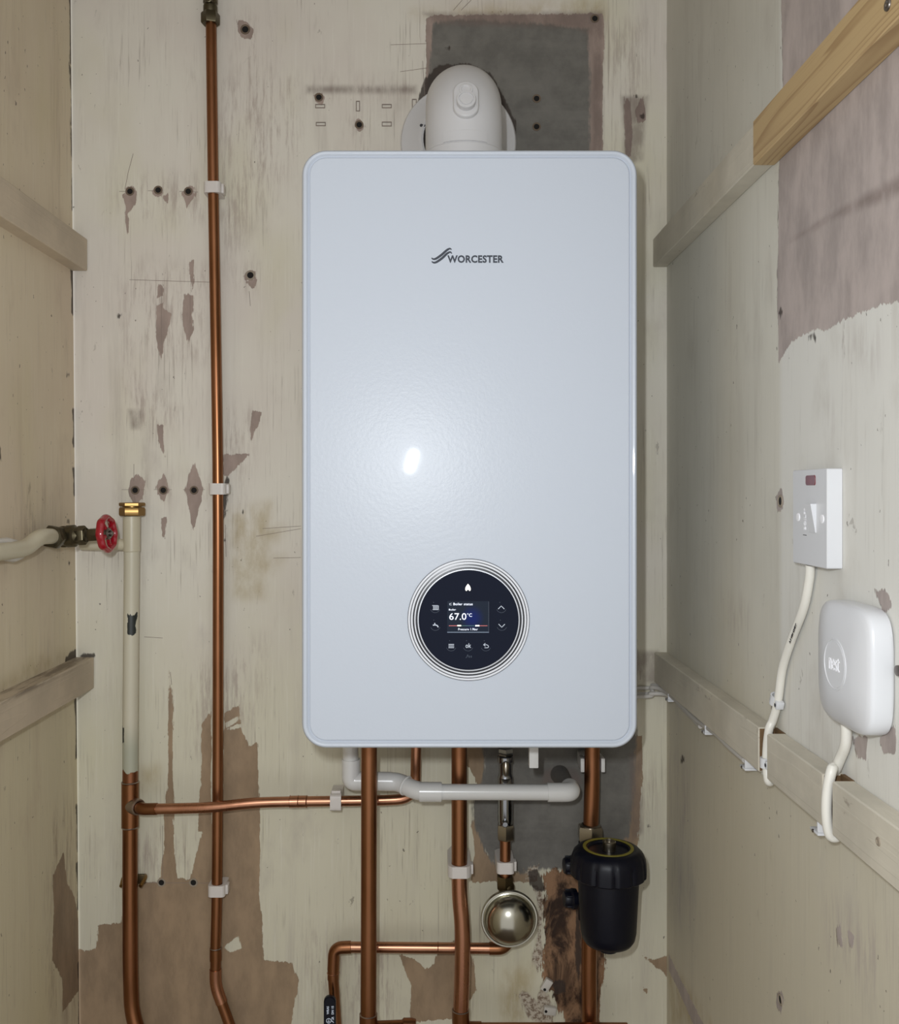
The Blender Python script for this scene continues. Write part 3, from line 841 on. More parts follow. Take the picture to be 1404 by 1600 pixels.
dstroke([(742.2, 977.2), (748.4, 977.2)], 1.8, M['lit'], 'pressure_bar', H0 + .0003)
dstroke([(748.6, 977.2), (761, 977.2)], 1.0, M['lit_red'], 'pressure_bar', H0 + .0003)
dstroke([(698.4, 987.4), (763.4, 987.4)], 1.4, M['screen_edge'], 'screen_frame', H0 + .0003)
dstroke([(763, 939.4), (763, 987)], .6, M['icon_dim'], 'screen_frame', H0 + .0003)
# flame
fx, fy = 730.8, 918
fl = [E(fx + x, fy + y) for x, y in ((0, -6), (2.2, -3.4), (3.8, -.4), (4.2, 2.4), (3.6, 4.6), (1.8, 4.8), (1.0, 3.2), (0, 2.6), (-1.0, 3.2), (-1.8, 4.8), (-3.6, 4.6), (-4.2, 2.4), (-3.8, -.4), (-2.2, -3.4))]
obj('flame_icon', slab(ep, list(reversed(fl)), H0, H0 + .0003), M['lit'], disp)
obj('flame_icon', slab(ep, [E(fx + x, fy + y) for x, y in ((-1, 1.2), (0, -.8), (1, 1.2))], H0 + .0003, H0 + .0004), M['ring_dark'], disp)
# radiator, tap, arrows, menu, back, ok
for i in range(5): dstroke([(677.0 + i * 1.9, 945.8), (677.0 + i * 1.9, 951.6)], .9, M['icon'], 'radiator_icon')
dstroke([(675, 945.8), (684, 945.8)], .8, M['icon'], 'radiator_icon'); dstroke([(675.6, 952.2), (685, 952.2)], .8, M['icon'], 'radiator_icon')
dstroke([(676, 976.4), (680, 976.0), (683, 977.0), (684.4, 979.6)], 1.7, M['icon'], 'tap_icon'); dstroke([(679, 973), (679, 976)], 1.6, M['icon'], 'tap_icon')
dstroke([(777.8, 951.2), (782.6, 946.4), (787.4, 951.2)], 1.1, M['icon'], 'arrow_icon')
dstroke([(778.6, 974.8), (783.4, 979.6), (788.2, 974.8)], 1.1, M['icon'], 'arrow_icon')
for i in range(3): dstroke([(700.4, 1006.4 + i * 2.5), (709, 1006.4 + i * 2.5)], 1.1, M['icon'], 'menu_icon')
dtext('ok', 727, 1004.6, 735.6, 1011.8, M['icon'], .012, 'ok_icon', H0)
dstroke(spline([(755.6, 1007), (760, 1007), (762.6, 1009), (761.8, 1011.4), (756.6, 1011.6)], 4), .95, M['icon'], 'back_icon')
dstroke([(757.8, 1004.6), (754.9, 1007), (757.8, 1009.2)], .95, M['icon'], 'back_icon')
dstroke(spline([(727.4, 1027.4), (729, 1025.6), (730.4, 1022.4), (731.6, 1026.6)], 4), .7, M['icon_dim'], 'signal_icon')
for i in range(2): dstroke([(733.4 + i * 2.6, 1024), (733.4 + i * 2.6, 1027)], .9, M['icon_dim'], 'signal_icon')
for (u, v) in ((679.6, 949.3), (680, 977), (782.8, 949.3), (783.6, 977), (704.6, 1009), (731, 1009), (758.6, 1009)):
    q = [E(u + 7.6 * math.cos(x), v + 7.6 * math.sin(x)) for x in [math.radians(20 + i * 14) for i in range(11)]]
    obj('touch_ring', stroke(ep, q, .45 * KP, H0, H0 + .0002), M['icon_dim'], disp)
    e = E(u - 2.5, v - 8.4)
    obj('touch_dot', lathe([(.55 * KP, H0), (.55 * KP, H0 + .0002), (1e-9, H0 + .0002)], (e[0], -FY, e[1]), (0, -1, 0), 10), M['icon_dim'], disp)
# white latch tab hanging under the boiler
q = P(832, 1172, -.19)
obj('latch_tab', box((q.x - .0055, -.20, q.z - .021), (q.x + .0065, -.186, BZ0 - .0005), .001), M['pvc'], bo)

# ------------------------------------------------------------------ flue elbow above it
FX, FYc, RB, RT = .0417, -.165, .060, .0515
fz = 1.985
el = thing('flue_elbow', (FX, FYc, BZ1), 'white plastic flue elbow bending from boiler top into the wall', 'flue')
pts = [Vector((FX, FYc, z)) for z in (1.8568, 1.88, 1.90, 1.915)]
rad_ = [RT + .0015, RT + .0015, RT + .0015, RT + .0015]
body = [Vector((FX, FYc, 1.899)), Vector((FX, FYc, 1.915))]
for k in range(1, 15):
    a = k / 14 * PI / 2
    body.append(Vector((FX, FYc + RB - RB * math.cos(a), fz - RB + RB * math.sin(a))))
body += [Vector((FX, -.06, fz)), Vector((FX, -.001, fz))]
obj('elbow', tube(body, RT, 56), M['flue'], el)
obj('collar', lathe([(RT - .004, 0), (RT + .0012, 0), (RT + .0012, .041), (RT - .0005, .0428), (RT - .004, .0428)], (FX, FYc, BZ1), (0, 0, 1), 56), M['flue'], el)
# raised label step on the front of the collar
st = bmesh.new(); cols = []
for k in range(17):
    a = math.radians(-122 + 64 * k / 16)
    cols.append([st.verts.new((FX + r * math.cos(a), FYc + r * math.sin(a), z)) for r, z in ((RT - .001, 1.8995), (RT + .0016, 1.8998), (RT + .0014, 1.913), (RT - .001, 1.9142))])
for A, B in zip(cols, cols[1:]):
    for i in range(4): st.faces.new((A[i], B[i], B[(i + 1) % 4], A[(i + 1) % 4]))
st.faces.new(cols[0]); st.faces.new(list(reversed(cols[-1])))
obj('clamp_tab', st, M['flue'], el)
# flue sampling plate with two caps
th = math.radians(15)
nrm = Vector((0, -math.cos(th), math.sin(th))); up = Vector((0, math.sin(th), math.cos(th)))
pc = Vector((FX + .0008, FYc + RB, fz - RB)) + nrm * (RB + RT)
pl = Plane(pc, (1, 0, 0), up)
if pl.n.dot(nrm) < 0: pl.n = -pl.n
pill = rrect(.0166, .0265, .0164, 12)
pill2 = [(x * .93, y * .955) for x, y in pill]; pill3 = [(x * .86, y * .915) for x, y in pill]
obj('test_plate', loft([[pl(x, y, -.009) for x, y in pill], [pl(x, y, .0002) for x, y in pill], [pl(x, y, .0022) for x, y in pill2], [pl(x, y, .0024) for x, y in pill3]]), M['flue'], el, sharp=50)
obj('test_cap', lathe([(.0122, .0022), (.0124, .0095), (.0118, .0105), (.0098, .0107), (.0094, .0092), (.0082, .0092), (.0078, .0105), (1e-9, .0107)], pl(.0, -.0068, 0), nrm, 36), M['flue'], el)
obj('test_cap', lathe([(.0088, .0022), (.0086, .0038), (.0078, .0042), (.0060, .0042), (.0054, .0030), (1e-9, .0030)], pl(0, .0128, 0), nrm, 30), M['flue'], el)
# wall seal
fc = Vector((P(716, 226, -.012).x, 0, 1.975))
obj('wall_seal', lathe([(RT + .001, .002), (.086, .002), (.087, .005), (.085, .0085), (.066, .016), (.061, .021), (RT + .004, .0235), (RT + .001, .022)], fc, (0, -1, 0), 64, True), M['flue'], el, label='round white wall seal ring behind elbow')
for du, dv in ((-20, -14), (-16, -14)):
    q = P(658 + (du + 20) * 1.0, 196, -.022)
    obj('seal_screw', lathe([(1e-9, .001), (.0022, .001), (.0024, 0)], q, (0, -1, 0), 12), M['cable_ink'], el)

# ------------------------------------------------------------------ pipe clips
def clip(c, axis, r, label, m='nylon', depth=None, h=.0165, w=None, group='white plastic pipe clips'):
    """hinged clip: block round the pipe standing on the wall, pipe hole left open"""
    c = Vector(c)
    d = -c.y
    hw = w or r + .0045
    t = thing('pipe_clip', (c.x, 0, c.z), label, 'pipe clip', group)
    N = 40
    bm = bmesh.new()
    A = Vector((1, 0, 0)) if axis == 'z' else Vector((0, 0, 1))
    ax = Vector((0, 0, 1)) if axis == 'z' else Vector((1, 0, 0))
    front = r + .0028
    rings = []
    for s, off in ((-.5, 0), (.5, 0)):
        out = []; inn = []
        for k in range(N):
            an = 2 * PI * k / N
            ca, sa = math.cos(an), math.sin(an)
            lx = hw / abs(ca) if abs(ca) > 1e-6 else 1e9
            ly = (front if sa > 0 else d - .0006) / abs(sa) if abs(sa) > 1e-6 else 1e9
            q = min(lx, ly)
            # round the two front corners
            if sa > 0: q = min(q, (r + .0062))
            out.append(bm.verts.new(c + A * ca * q + Vector((0, -1, 0)) * sa * q + ax * s * h))
            inn.append(bm.verts.new(c + A * ca * (r + .0003) + Vector((0, -1, 0)) * sa * (r + .0003) + ax * s * h))
        rings.append((out, inn))
    (o0, i0), (o1, i1) = rings
    for k in range(N):
        j = (k + 1) % N
        bm.faces.new((o0[k], o0[j], o1[j], o1[k])); bm.faces.new((i0[k], i1[k], i1[j], i0[j]))
        bm.faces.new((o0[k], i0[k], i0[j], o0[j])); bm.faces.new((o1[k], o1[j], i1[j], i1[k]))
    obj('band', bm, M[m], t)
    # hinge lug
    q = c + A * (hw + .0012) + Vector((0, .3 * r, 0))
    obj('lug', box(q - (A * .0024 + ax * h * .42 + Vector((0, .005, 0))), q + (A * .0024 + ax * h * .42 + Vector((0, min(.008, d - .3 * r - .001), 0))), .0008), M[m], t)
    return t

# ------------------------------------------------------------------ tall thin copper pipe
y1 = -.024
p1 = thing('copper_pipe', P(338, 1599, y1), 'tall thin copper pipe running full height left of boiler', 'pipe')
path = spl3([P(329.4, -60, y1), P(329.6, 36, y1), P(333, 295, y1), P(337.5, 560, y1), P(340.3, 764, y1), P(340.5, 1000, y1), P(340, 1200, y1), P(338.8, 1389, y1), P(336.8, 1480, y1)], 5)
obj('pipe', tube(path, .0079, 22), M['copper_old'], p1)
obj('coupling', tube([P(336.9, 1482, y1), P(336.8, 1500, y1)], .0088, 22), M['copper_old'], p1)
obj('pipe', tube([P(336.8, 1500, y1), P(336.6, 1516, y1)], .0079, 22), M['copper_old'], p1)
eb = bend([P(336.6, 1514, y1), P(336.6, 1540, y1), P(346, 1566, y1)], .02)
obj('elbow', tube(eb, .0088, 22), M['copper'], p1)
obj('pipe', tube([P(343, 1558, y1), P(364, 1616, y1), P(380, 1660, y1)], .0079, 22), M['copper_old'], p1)
obj('solder_ring', lathe([(.0082, 0), (.0092, .001), (.0082, .002)], P(336.9, 1480, y1), (0, 0, -1), 20), M['solder'], p1)
vz = P(328.5, 38, y1)
ad = (0, 0, 1)
obj('compression_nut', nut(vz, ad, .0138, .0165, .002, .3), M['bronze'], p1, label='dull metal compression nut')
obj('valve_body', lathe([(.0100, 0), (.0104, .001), (.0104, .010), (.0094, .011), (.0094, .014), (.0106, .015), (.0106, .06)], vz + Vector((0, 0, .0165)), ad, 24), M['bronze'], p1, label='dull metal isolating valve body')
obj('valve_screw', lathe([(.0064, 0), (.0062, .012), (.0052, .0125), (.0048, .011), (1e-9, .011)], P(328, 3, y1 - .002), (0, -1, 0), 20), M['bronze'], p1)
for (u, v, s) in ((333, 295, 'uppermost'), (341, 764, 'middle'), (339.5, 1389, 'lowest')):
    clip(P(u, v, y1), 'z', .0079, '%s white clip holding the tall thin copper pipe' % s)

# ------------------------------------------------------------------ fat pipe, painted above, copper below, with tee branches
y2 = -.033
r2 = .0112
p2 = thing('painted_pipe', P(205, 1180, y2), 'fat upright pipe left, flaking cream paint above and copper below', 'pipe')
ORI[p2.name] = Vector((P(205, 900, y2).x, y2, P(205, 900, y2).z)); p2.location = ORI[p2.name]
obj('pipe', tube([P(206, 806, y2), P(205.5, 900, y2), P(204.5, 1000, y2), P(203.5, 1130, y2), P(203.4, 1230, y2)], r2, 26), M['painted_pipe'], p2, label='cream painted pipe flaking to bare copper')
obj('tee_socket', lathe([(r2, 0), (r2 + .0013, .001), (r2 + .0013, .052), (r2, .053)], P(205.6, 862, y2), (0, 0, 1), 26), M['cream'], p2)
obj('branch_pipe', tube([P(206, 851, y2), P(150, 851, y2), P(128, 850.5, -.030)], .0085, 22), M['cream'], p2)
obj('brass_union', lathe([(.0105, 0), (.0118, .001), (.0118, .004), (.0105, .005), (.0110, .0062), (.0110, .009)], P(206, 812, y2), (0, 0, 1), 26), M['brass'], p2)
obj('compression_nut', nut(P(206.3, 806, y2), (0, 0, 1), .0186, .0125, .002, .26), M['brass'], p2, label='brass compression nut')
obj('compression_cap', join(lathe([(.010, 0), (.014, .0002), (.014, .002), (.010, .0022)], P(206.3, 792.6, y2), (0, 0, 1), 24), nut(P(206.3, 791, y2), (0, 0, 1), .0186, .0055, .001, .26)), M['brass'], p2)
# copper tee
zt = P(203.3, 1257, y2)
obj('tee_body', lathe([(r2, -.0325), (r2 + .0014, -.0315), (r2 + .0014, .0315), (r2, .0325)], zt, (0, 0, 1), 26), M['copper_old'], p2)
for s in (-1, 1):
    obj('solder_ring', lathe([(r2 + .0006, -.0013), (r2 + .0018, 0), (r2 + .0006, .0013)], zt + Vector((0, 0, s * .033)), (0, 0, 1), 26), M['solder'], p2)
bd = Vector((.78, -.62, 0)).normalized()
obj('tee_socket', lathe([(.0117, .004), (.0119, .020), (.0112, .0212), (.0092, .0216)], zt, bd, 26), M['solder'], p2)
lp = bend([P(203.3, 1230, y2), P(203, 1380, y2), P(203.5, 1510, y2), P(206, 1590, y2), P(232, 1650, y2 - .01)], [.02, .03, .04])
obj('pipe', tube(lp, r2 - .0002, 26), M['copper_old'], p2, label='lower bare copper run')
# old brass saddle holding it
cl = thing('pipe_bracket', P(204, 1386, 0), 'small brass saddle bracket behind the fat left pipe', 'pipe clip')
q = P(203.2, 1386, y2)
for s in (-1, 1):
    obj('bracket_ear', tube(bend([Vector((q.x + s * .0125, -.001, q.z + .004)), Vector((q.x + s * .0168, -.012, q.z + .006)), Vector((q.x + s * .0142, -.030, q.z))], .006), [.0028] * 10, 10), M['brass'], cl)
obj('bracket_base', box((q.x - .014, -.006, q.z - .007), (q.x + .014, -.0008, q.z + .007), .001), M['brass_old'], cl)

# ------------------------------------------------------------------ gate valve with red handwheel on the left wall
gv = thing('gate_valve', L(100, 840, .024), 'old gate valve with red handwheel on cream pipe by left corner', 'valve')
off = .024
A0 = L(-70, 872, off)
path = bend([A0, L(40, 857, off), L(62, 838, off + .003), L(86, 838, off)], [.02, .02])
obj('pipe', tube(path, .0106, 24), M['cream'], gv, label='cream painted inlet pipe')
vb = L(100, 839, off); ve = L(121, 838, off)
dv = (L(121, 838, off) - L(86, 839, off)).normalized()
va = L(84, 839, off)
obj('valve_body', lathe([(.0115, -.012), (.0138, -.010), (.0138, .004), (.0118, .006), (.0122, .030), (.0150, .034), (.0150, .050), (.0120, .052), (.0108, .085)], va, dv, 26), M['bronze'], gv)
obj('compression_nut', nut(va - dv * .008, dv, .0165, .016, .002, .2), M['bronze'], gv)
c0 = va + dv * .030
wh = Vector((.992, -.085, .07)).normalized()
obj('bonnet', join(lathe([(.0130, .004), (.0155, .008), (.0155, .018), (.0130, .020), (.0112, .028), (.0095, .031), (.0095, .036)], c0, wh, 26)), M['bronze'], gv)
obj('bonnet_nut', nut(c0 + wh * .022, wh, .0135, .012, .0015, .5), M['bronze'], gv)
obj('gland_nut', nut(c0 + wh * .038, wh, .0095, .017, .0012, .1), M['bronze'], gv)
obj('stem', lathe([(.0042, .05), (.0042, .071), (.0030, .0725), (1e-9, .0725)], c0, wh, 16), M['zinc'], gv)
# handwheel: octagonal scalloped rim, four spokes and hub
wc = c0 + wh * .064
nn, bb = frame(wh)
bm = bmesh.new(); NR, NS = 64, 12; ringv = []
for i in range(NR):
    a = 2 * PI * i / NR
    rad = .0225 + .0007 * math.cos(8 * a)
    dirv = nn * math.cos(a) + bb * math.sin(a)
    ringv.append([bm.verts.new(wc + dirv * (rad + .0040 * math.cos(2 * PI * k / NS)) + wh * (.0056 * math.sin(2 * PI * k / NS))) for k in range(NS)])
for i in range(NR):
    for k in range(NS):
        bm.faces.new((ringv[i][k], ringv[(i + 1) % NR][k], ringv[(i + 1) % NR][(k + 1) % NS], ringv[i][(k + 1) % NS]))
wheel = obj('handwheel', bm, M['red'], gv, label='red enamelled handwheel')
for k in range(4):
    a = k * PI / 2 + .5
    dirv = nn * math.cos(a) + bb * math.sin(a)
    obj('spoke', tube([wc + dirv * .006, wc + dirv * .016 - wh * .0015, wc + dirv * .021], [.0034, .0030, .0036], 10), M['red'], wheel)
obj('hub', lathe([(.0085, -.003), (.0085, .003), (.0065, .005), (.0045, .005)], wc, wh, 20), M['zinc'], wheel)
# paint flakes left at the wall clip
for v_, u_ in ((846, 12), (871, 22)):
    q = L(u_, v_, .016)
    obj('paint_flake', tube([q + Vector((0, -.035, .002)), q + Vector((.004, -.01, 0)), q + Vector((.002, .02, -.001))], [.003, .0055, .002], 8), M['white_scrap'], gv)

# ------------------------------------------------------------------ horizontal thin copper pipe from the tee to the boiler
r3 = .0076
p3 = thing('copper_pipe', P(400, 1255, -.045), 'thin copper pipe crossing left of boiler from tee, rising behind white waste', 'pipe')
s0 = zt + bd * .0205
path = bend([s0, zt + bd * .034, P(246, 1264, -.056), P(330, 1262, -.056), P(395, 1254, -.050), P(465, 1252.5, -.044), P(590, 1251, -.040), P(648, 1248, -.040), P(651, 1160, -.040)], [.006, .012, .03, .03, .03, .03, .05])
path[-1].z = BZ0 - .001
obj('pipe', tube(path, r3, 22), M['copper'], p3)
obj('elbow', tube(bend([zt + bd * .022, zt + bd * .033, P(245, 1264, -.056)], .008), .0085, 22), M['copper_old'], p3)
obj('coupling', tube([P(452, 1252.8, -.0452), P(461, 1252.6, -.0444), P(480, 1252.3, -.0436)], .0085, 22), M['copper'], p3)
for u in (453, 466, 479):
    obj('solder_ring', lathe([(.0083, -.0008), (.0091, 0), (.0083, .0008)], P(u, 1252.5, -.0442), (1, 0, 0), 22), M['copper_old'], p3)
clip(P(525, 1251.8, -.0425), 'x', r3, 'white clip on the horizontal thin pipe left of boiler', h=.016)

# ------------------------------------------------------------------ two thick copper drops under the boiler
def thick(u0, pts_uv, y, label):
    t = thing('copper_pipe', P(*pts_uv[0], y), label, 'pipe')
    pts = [P(u, v, y) for u, v in pts_uv]
    pts[0].z = BZ0 - .001
    return t, pts
y4 = -.122
p4, pts = thick(576, [(576.5, 1171), (576.2, 1300), (575.8, 1450), (575.4, 1588)], y4, 'thick copper pipe dropping from boiler, in front of the white waste')
obj('pipe', tube(pts, .0110, 26), M['copper_old'], p4)
tq = P(575.4, 1604, y4)
obj('tee_body', lathe([(.0111, .0175), (.0124, .0165), (.0124, -.028), (.0111, -.029)], tq, (0, 0, 1), 26), M['copper_old'], p4)
obj('branch_pipe', tube([tq + Vector((.011, 0, -.003)), tq + Vector((.035, 0, -.002)), P(648, 1605, y4)], .0100, 22), M['copper_old'], p4)
obj('reducer', lathe([(.0100, 0), (.0118, .002), (.0118, .014), (.0102, .019)], P(628, 1605, y4), (1, 0, 0), 22), M['copper_old'], p4)
obj('solder_ring', lathe([(.0112, -.001), (.0126, 0), (.0112, .001)], tq + Vector((0, 0, .0172)), (0, 0, 1), 26), M['solder'], p4)
y5 = -.067
p5, pts = thick(717, [(717, 1171), (717.3, 1300), (717.3, 1362)], y5, 'thick copper pipe under boiler with kinked lower half, behind the waste')
obj('pipe', tube(pts, .0112, 26), M['copper_old'], p5)
obj('pipe', tube(bend([P(717.3, 1362, y5), P(717.6, 1400, y5), P(722.5, 1450, y5), P(722, 1520, y5), P(719.5, 1586, y5)], [.03, .03, .03]), .0112, 26), M['copper'], p5)
obj('elbow', tube(bend([P(719.6, 1578, y5), P(719.2, 1611, y5), P(752, 1611, y5)], .022), .0126, 26), M['copper_old'], p5)
obj('solder_ring', lathe([(.0116, -.001), (.0130, 0), (.0116, .001)], P(719.6, 1578, y5), (0, 0, 1), 26), M['solder'], p5)
obj('branch_pipe', tube([P(750, 1611, y5), P(900, 1611, y5), P(980, 1611, y5)], .0112, 24), M['copper_old'], p5)
clip(P(717.3, 1358, y5), 'z', .0112, 'white clip on thick copper pipe left of the steel dome', h=.0165, w=.0165)

# ------------------------------------------------------------------ lower thin horizontal pipe and drop with black lever
y6 = -.036
p6 = thing('copper_pipe', P(521, 1590, y6), 'low thin copper pipe running from steel dome to black lever valve', 'pipe')
pa = [P(776, 1482, y6), P(545, 1480, y6)]
obj('pipe', tube(pa, .0078, 22), M['copper'], p6)
obj('elbow', tube(bend([P(548, 1480, y6), P(522, 1481, y6), P(520.5, 1515, y6)], .016), .0089, 22), M['copper_old'], p6)
obj('coupling', tube([P(520.6, 1508, y6), P(520.4, 1530, y6)], .0086, 22), M['copper_old'], p6)
obj('solder_ring', lathe([(.0086, -.0008), (.0094, 0), (.0086, .0008)], P(520.4, 1520, y6), (0, 0, 1), 22), M['copper'], p6)
obj('pipe', tube([P(520.4, 1528, y6), P(525, 1600, y6), P(526.5, 1630, y6)], .0080, 22), M['copper_old'], p6)
obj('elbow', tube(bend([P(764, 1482, y6), P(786, 1482, y6), P(796, 1468, -.026)], .012), .0089, 22), M['copper_old'], p6)
for u in (548, 684): obj('solder_ring', lathe([(.0080, -.0006), (.0085, 0), (.0080, .0006)], P(u, 1480.8, y6), (1, 0, 0), 22), M['copper_old'], p6)
# lever valve: body below the frame, handle standing up into it
lv = thing('lever_valve', P(526, 1640, y6), 'black printed lever handle standing at the bottom beside thin pipe', 'valve')
yl = -.062
obj('valve_body', lathe([(.0095, -.018), (.0130, -.014), (.0130, .012), (.0095, .016)], P(526.6, 1648, y6), (0, 0, 1), 22), M['brass_old'], lv)
obj('spindle', lathe([(.006, 0), (.006, .018), (.004, .022)], P(524, 1648, y6 - .012), (0, -1, 0), 16), M['zinc'], lv)
ho = P(515.5, 1604, yl)
hp = Plane(ho, (1, 0, 0), (0, 0, 1))
hw_, hh_ = .0086, .046
ou = rrect(hw_, hh_, .0078, 8); ou2 = [(x * .86, y * .975) for x, y in ou]
lever = obj('handle', loft([[hp(x, y, -.002) for x, y in ou2], [hp(x, y, 0) for x, y in ou], [hp(x, y, .005) for x, y in ou], [hp(x, y, .0066) for x, y in ou2]]), M['black'], lv, label='black plastic lever sleeve')
tpl = Plane(ho, (0, 0, 1), (-1, 0, 0)); tpl.n = Vector((0, -1, 0))
KL = (CAMD + yl) / F
def lvx(v): return (1604 - v) * KL
def lvy(u): return (515.5 - u) * KL
hz = .0066
obj('lever_text', text('WRAS', tpl, lvx(1581), lvy(514.6), lvx(1568.4), lvy(511), hz, hz + .0002, .02), M['icon'], lever)
obj('lever_text', text('DN 15', tpl, lvx(1581), lvy(522), lvx(1568), lvy(518.4), hz, hz + .0002, .02), M['icon'], lever)
obj('lever_text', text('1/2', tpl, lvx(1598), lvy(522), lvx(1584.5), lvy(518.4), hz, hz + .0002, .02), M['icon'], lever)
cc_ = P(513.4, 1595, yl - .0066)
obj('lever_mark', lathe([(.0030, 0), (.0030, .0002), (.0037, .0002), (.0037, 0)], cc_, (0, -1, 0), 24), M['icon'], lever)
obj('lever_mark', join(box(cc_ + Vector((-.0003, -.0002, -.0028)), cc_ + Vector((.0003, 0, .0028))), box(cc_ + Vector((-.002, -.0002, -.0012)), cc_ + Vector((.002, 0, -.0006)))), M['icon'], lever)

# ------------------------------------------------------------------ white condensate waste
wy0, wy1 = -.078, -.098
wp = thing('waste_pipe', P(690, 1237, -.09), 'white plastic condensate waste pipe crossing under the boiler', 'pipe')
rw_, rs_ = .0110, .0129
top = P(547.5, 1171, wy0); top.z = BZ0 - .001
obj('pipe', tube([top, P(547.5, 1200, wy0)], .0112, 26), M['pvc'], wp)
obj('elbow', tube(bend([P(548.2, 1186, wy0), P(548.2, 1220.5, wy0), P(577, 1220.5, wy0)], .007, 5), .0133, 28), M['pvc'], wp)
obj('socket', tube([P(572, 1220.5, wy0), P(612, 1221, wy0)], .0132, 28), M['pvc'], wp)
off_path = bend([P(604, 1221, wy0), P(622, 1221.5, wy0), P(652, 1237, wy1), P(690, 1237.2, wy1)], [.016, .016])
obj('offset_bend', tube(off_path, [.0128] * len(off_path), 28), M['pvc'], wp)
obj('joint_ring', lathe([(.0128, -.0018), (.0142, -.0006), (.0142, .0006), (.0128, .0018)], P(634, 1227.6, -.0868), (P(652, 1237, wy1) - P(622, 1221.5, wy0)), 28), M['pvc'], wp)
obj('socket', tube([P(655, 1237.2, wy1), P(689, 1237.4, wy1)], .0136, 28), M['pvc'], wp)
obj('pipe', tube([P(688, 1237.4, wy1), P(860, 1238, wy1)], rw_, 28), M['pvc'], wp)
c9 = P(855, 1238, wy1); e9 = P(890, 1238, wy1)
obj('end_elbow', join(tube(bend([c9, P(893, 1238, wy1), Vector((P(893, 1238, wy1).x, -.076, c9.z))], .014, 8), .0131, 28)), M['pvc'], wp)
obj('cement_sleeve', tube([Vector((P(893, 1238, wy1).x - .002, -.0762, c9.z)), Vector((P(893, 1238, wy1).x - .004, -.0006, c9.z - .004))], [.0105, .014], 24), M['cement'], wp, label='cement smeared stub into the wall')

# ------------------------------------------------------------------ chrome service valve and dome shock arrestor
y7 = -.046
fv = thing('filling_valve', P(789, 1300, y7), 'chrome service valve below boiler leading to the steel dome', 'valve')
q0 = P(790, 1171, y7)
zz = lambda v: P(789, v, y7).z
ct = Vector((q0.x, y7, 0))
def vl(prof): return lathe([(r, z) for r, z in prof], Vector((P(789, 1240, y7).x, y7, 0)), (0, 0, 1), 28)
obj('union_nut', nut(Vector((P(789.6, 1180, y7).x, y7, zz(1180))), (0, 0, 1), .0118, zz(1168) - zz(1180), .0012, .5), M['chrome'], fv)
obj('valve_neck', vl([(.0095, zz(1180)), (.0112, zz(1182)), (.0112, zz(1190)), (.0092, zz(1192)), (.0092, zz(1208)), (.0108, zz(1214))]), M['chrome'], fv)
obj('valve_tube', vl([(.0108, zz(1214)), (.0110, zz(1216)), (.0110, zz(1282)), (.0104, zz(1284)), (.0104, zz(1290))]), M['chrome'], fv)
q = P(790, 1200, y7 - .012)
obj('lever', lathe([(.0022, .012), (.0042, .006), (.0052, -.002), (.0042, -.008)], q, (0, -.25, -1), 14), M['nickel'], fv)
obj('compression_nut', nut(Vector((P(789.5, 1311, y7).x, y7, zz(1311))), (0, 0, 1), .0130, zz(1288) - zz(1311), .0016, .5), M['nickel'], fv)
obj('valve_cap', lathe([(.0050, 0), (.0050, .004), (.0035, .0055), (1e-9, .0055)], P(788.5, 1286, y7 - .0095), (0, -1, -.1), 16), M['chrome'], fv)
obj('pipe', tube([Vector((P(789, 1311, y7).x, y7, zz(1311))), Vector((P(789, 1311, y7).x, y7, zz(1374)))], .0078, 22), M['copper_old'], fv)
obj('lower_nut', nut(Vector((P(788.6, 1388, y7).x, y7, zz(1388))), (0, 0, 1), .0130, zz(1368) - zz(1388), .0016, .5), M['brass_old'], fv)
clip(Vector((P(789, 1353, y7).x, y7, zz(1353))), 'z', .0078, 'small white clip just above the steel dome', w=.0128)
obj('tee_body', lathe([(.0095, 0), (.0115, .002), (.0115, .055), (.0090, .06)], P(791, 1442, y7), (0, 0, 1), 24), M['brass_old'], fv)
dm = thing('shock_arrestor', P(795, 1433, -.058), 'shiny steel dome shock arrestor facing out beside the black filter', 'vessel')
dc_ = P(795, 1433, -.058)
RD = .0413
prof = [(1e-9, -.001), (.030, -.001), (RD - .002, .000), (RD, .003), (RD, .0058), (RD - .0012, .0074), (RD - .0032, .0074), (RD - .0042, .0060), (RD - .0056, .0066), (RD - .0064, .0085)]
for k in range(1, 15):
    a = k / 14 * PI / 2
    prof.append(((RD - .0066) * math.cos(a) + 1e-9, .0085 + .0265 * math.sin(a)))
obj('dome', lathe(prof, dc_, (0, -1, 0), 72), M['steel'], dm, sharp=40)
obj('stub', lathe([(.009, 0), (.009, .0105)], dc_ + Vector((0, .0115, 0)), (0, -1, 0), 20), M['brass_old'], dm)

# ------------------------------------------------------------------ return pipe and black magnetic filter
y8 = -.042
p8 = thing('copper_pipe', P(922, 1590, y8), 'thick copper pipe at right running down behind the black filter', 'pipe')
xa = lambda v: P(925 if v < 1290 else 920.5, v, y8)
t8 = P(925.5, 1171, y8); t8.z = BZ0 - .001
obj('pipe', tube([t8, P(924.5, 1230, y8), P(922.5, 1298, y8)], .0113, 26), M['copper_old'], p8)
obj('compression_nut', nut(P(921.5, 1313, y8), (0, 0, 1), .0192, .0215, .003, .5), M['nickel'], p8, label='large nickel compression nut')
obj('nut_collar', lathe([(.0125, 0), (.0150, .001), (.0150, .003), (.0118, .0045)], P(921.8, 1292, y8), (0, 0, 1), 26), M['nickel'], p8)
obj('pipe', tube([P(921, 1440, y8), P(920, 1520, y8), P(920.5, 1640, y8)], .0113, 26), M['copper_old'], p8)
cl2 = thing('pipe_clip', P(923, 1190, 0), 'white open clip behind thick copper pipe, tight under boiler', 'pipe clip', 'white plastic pipe clips')
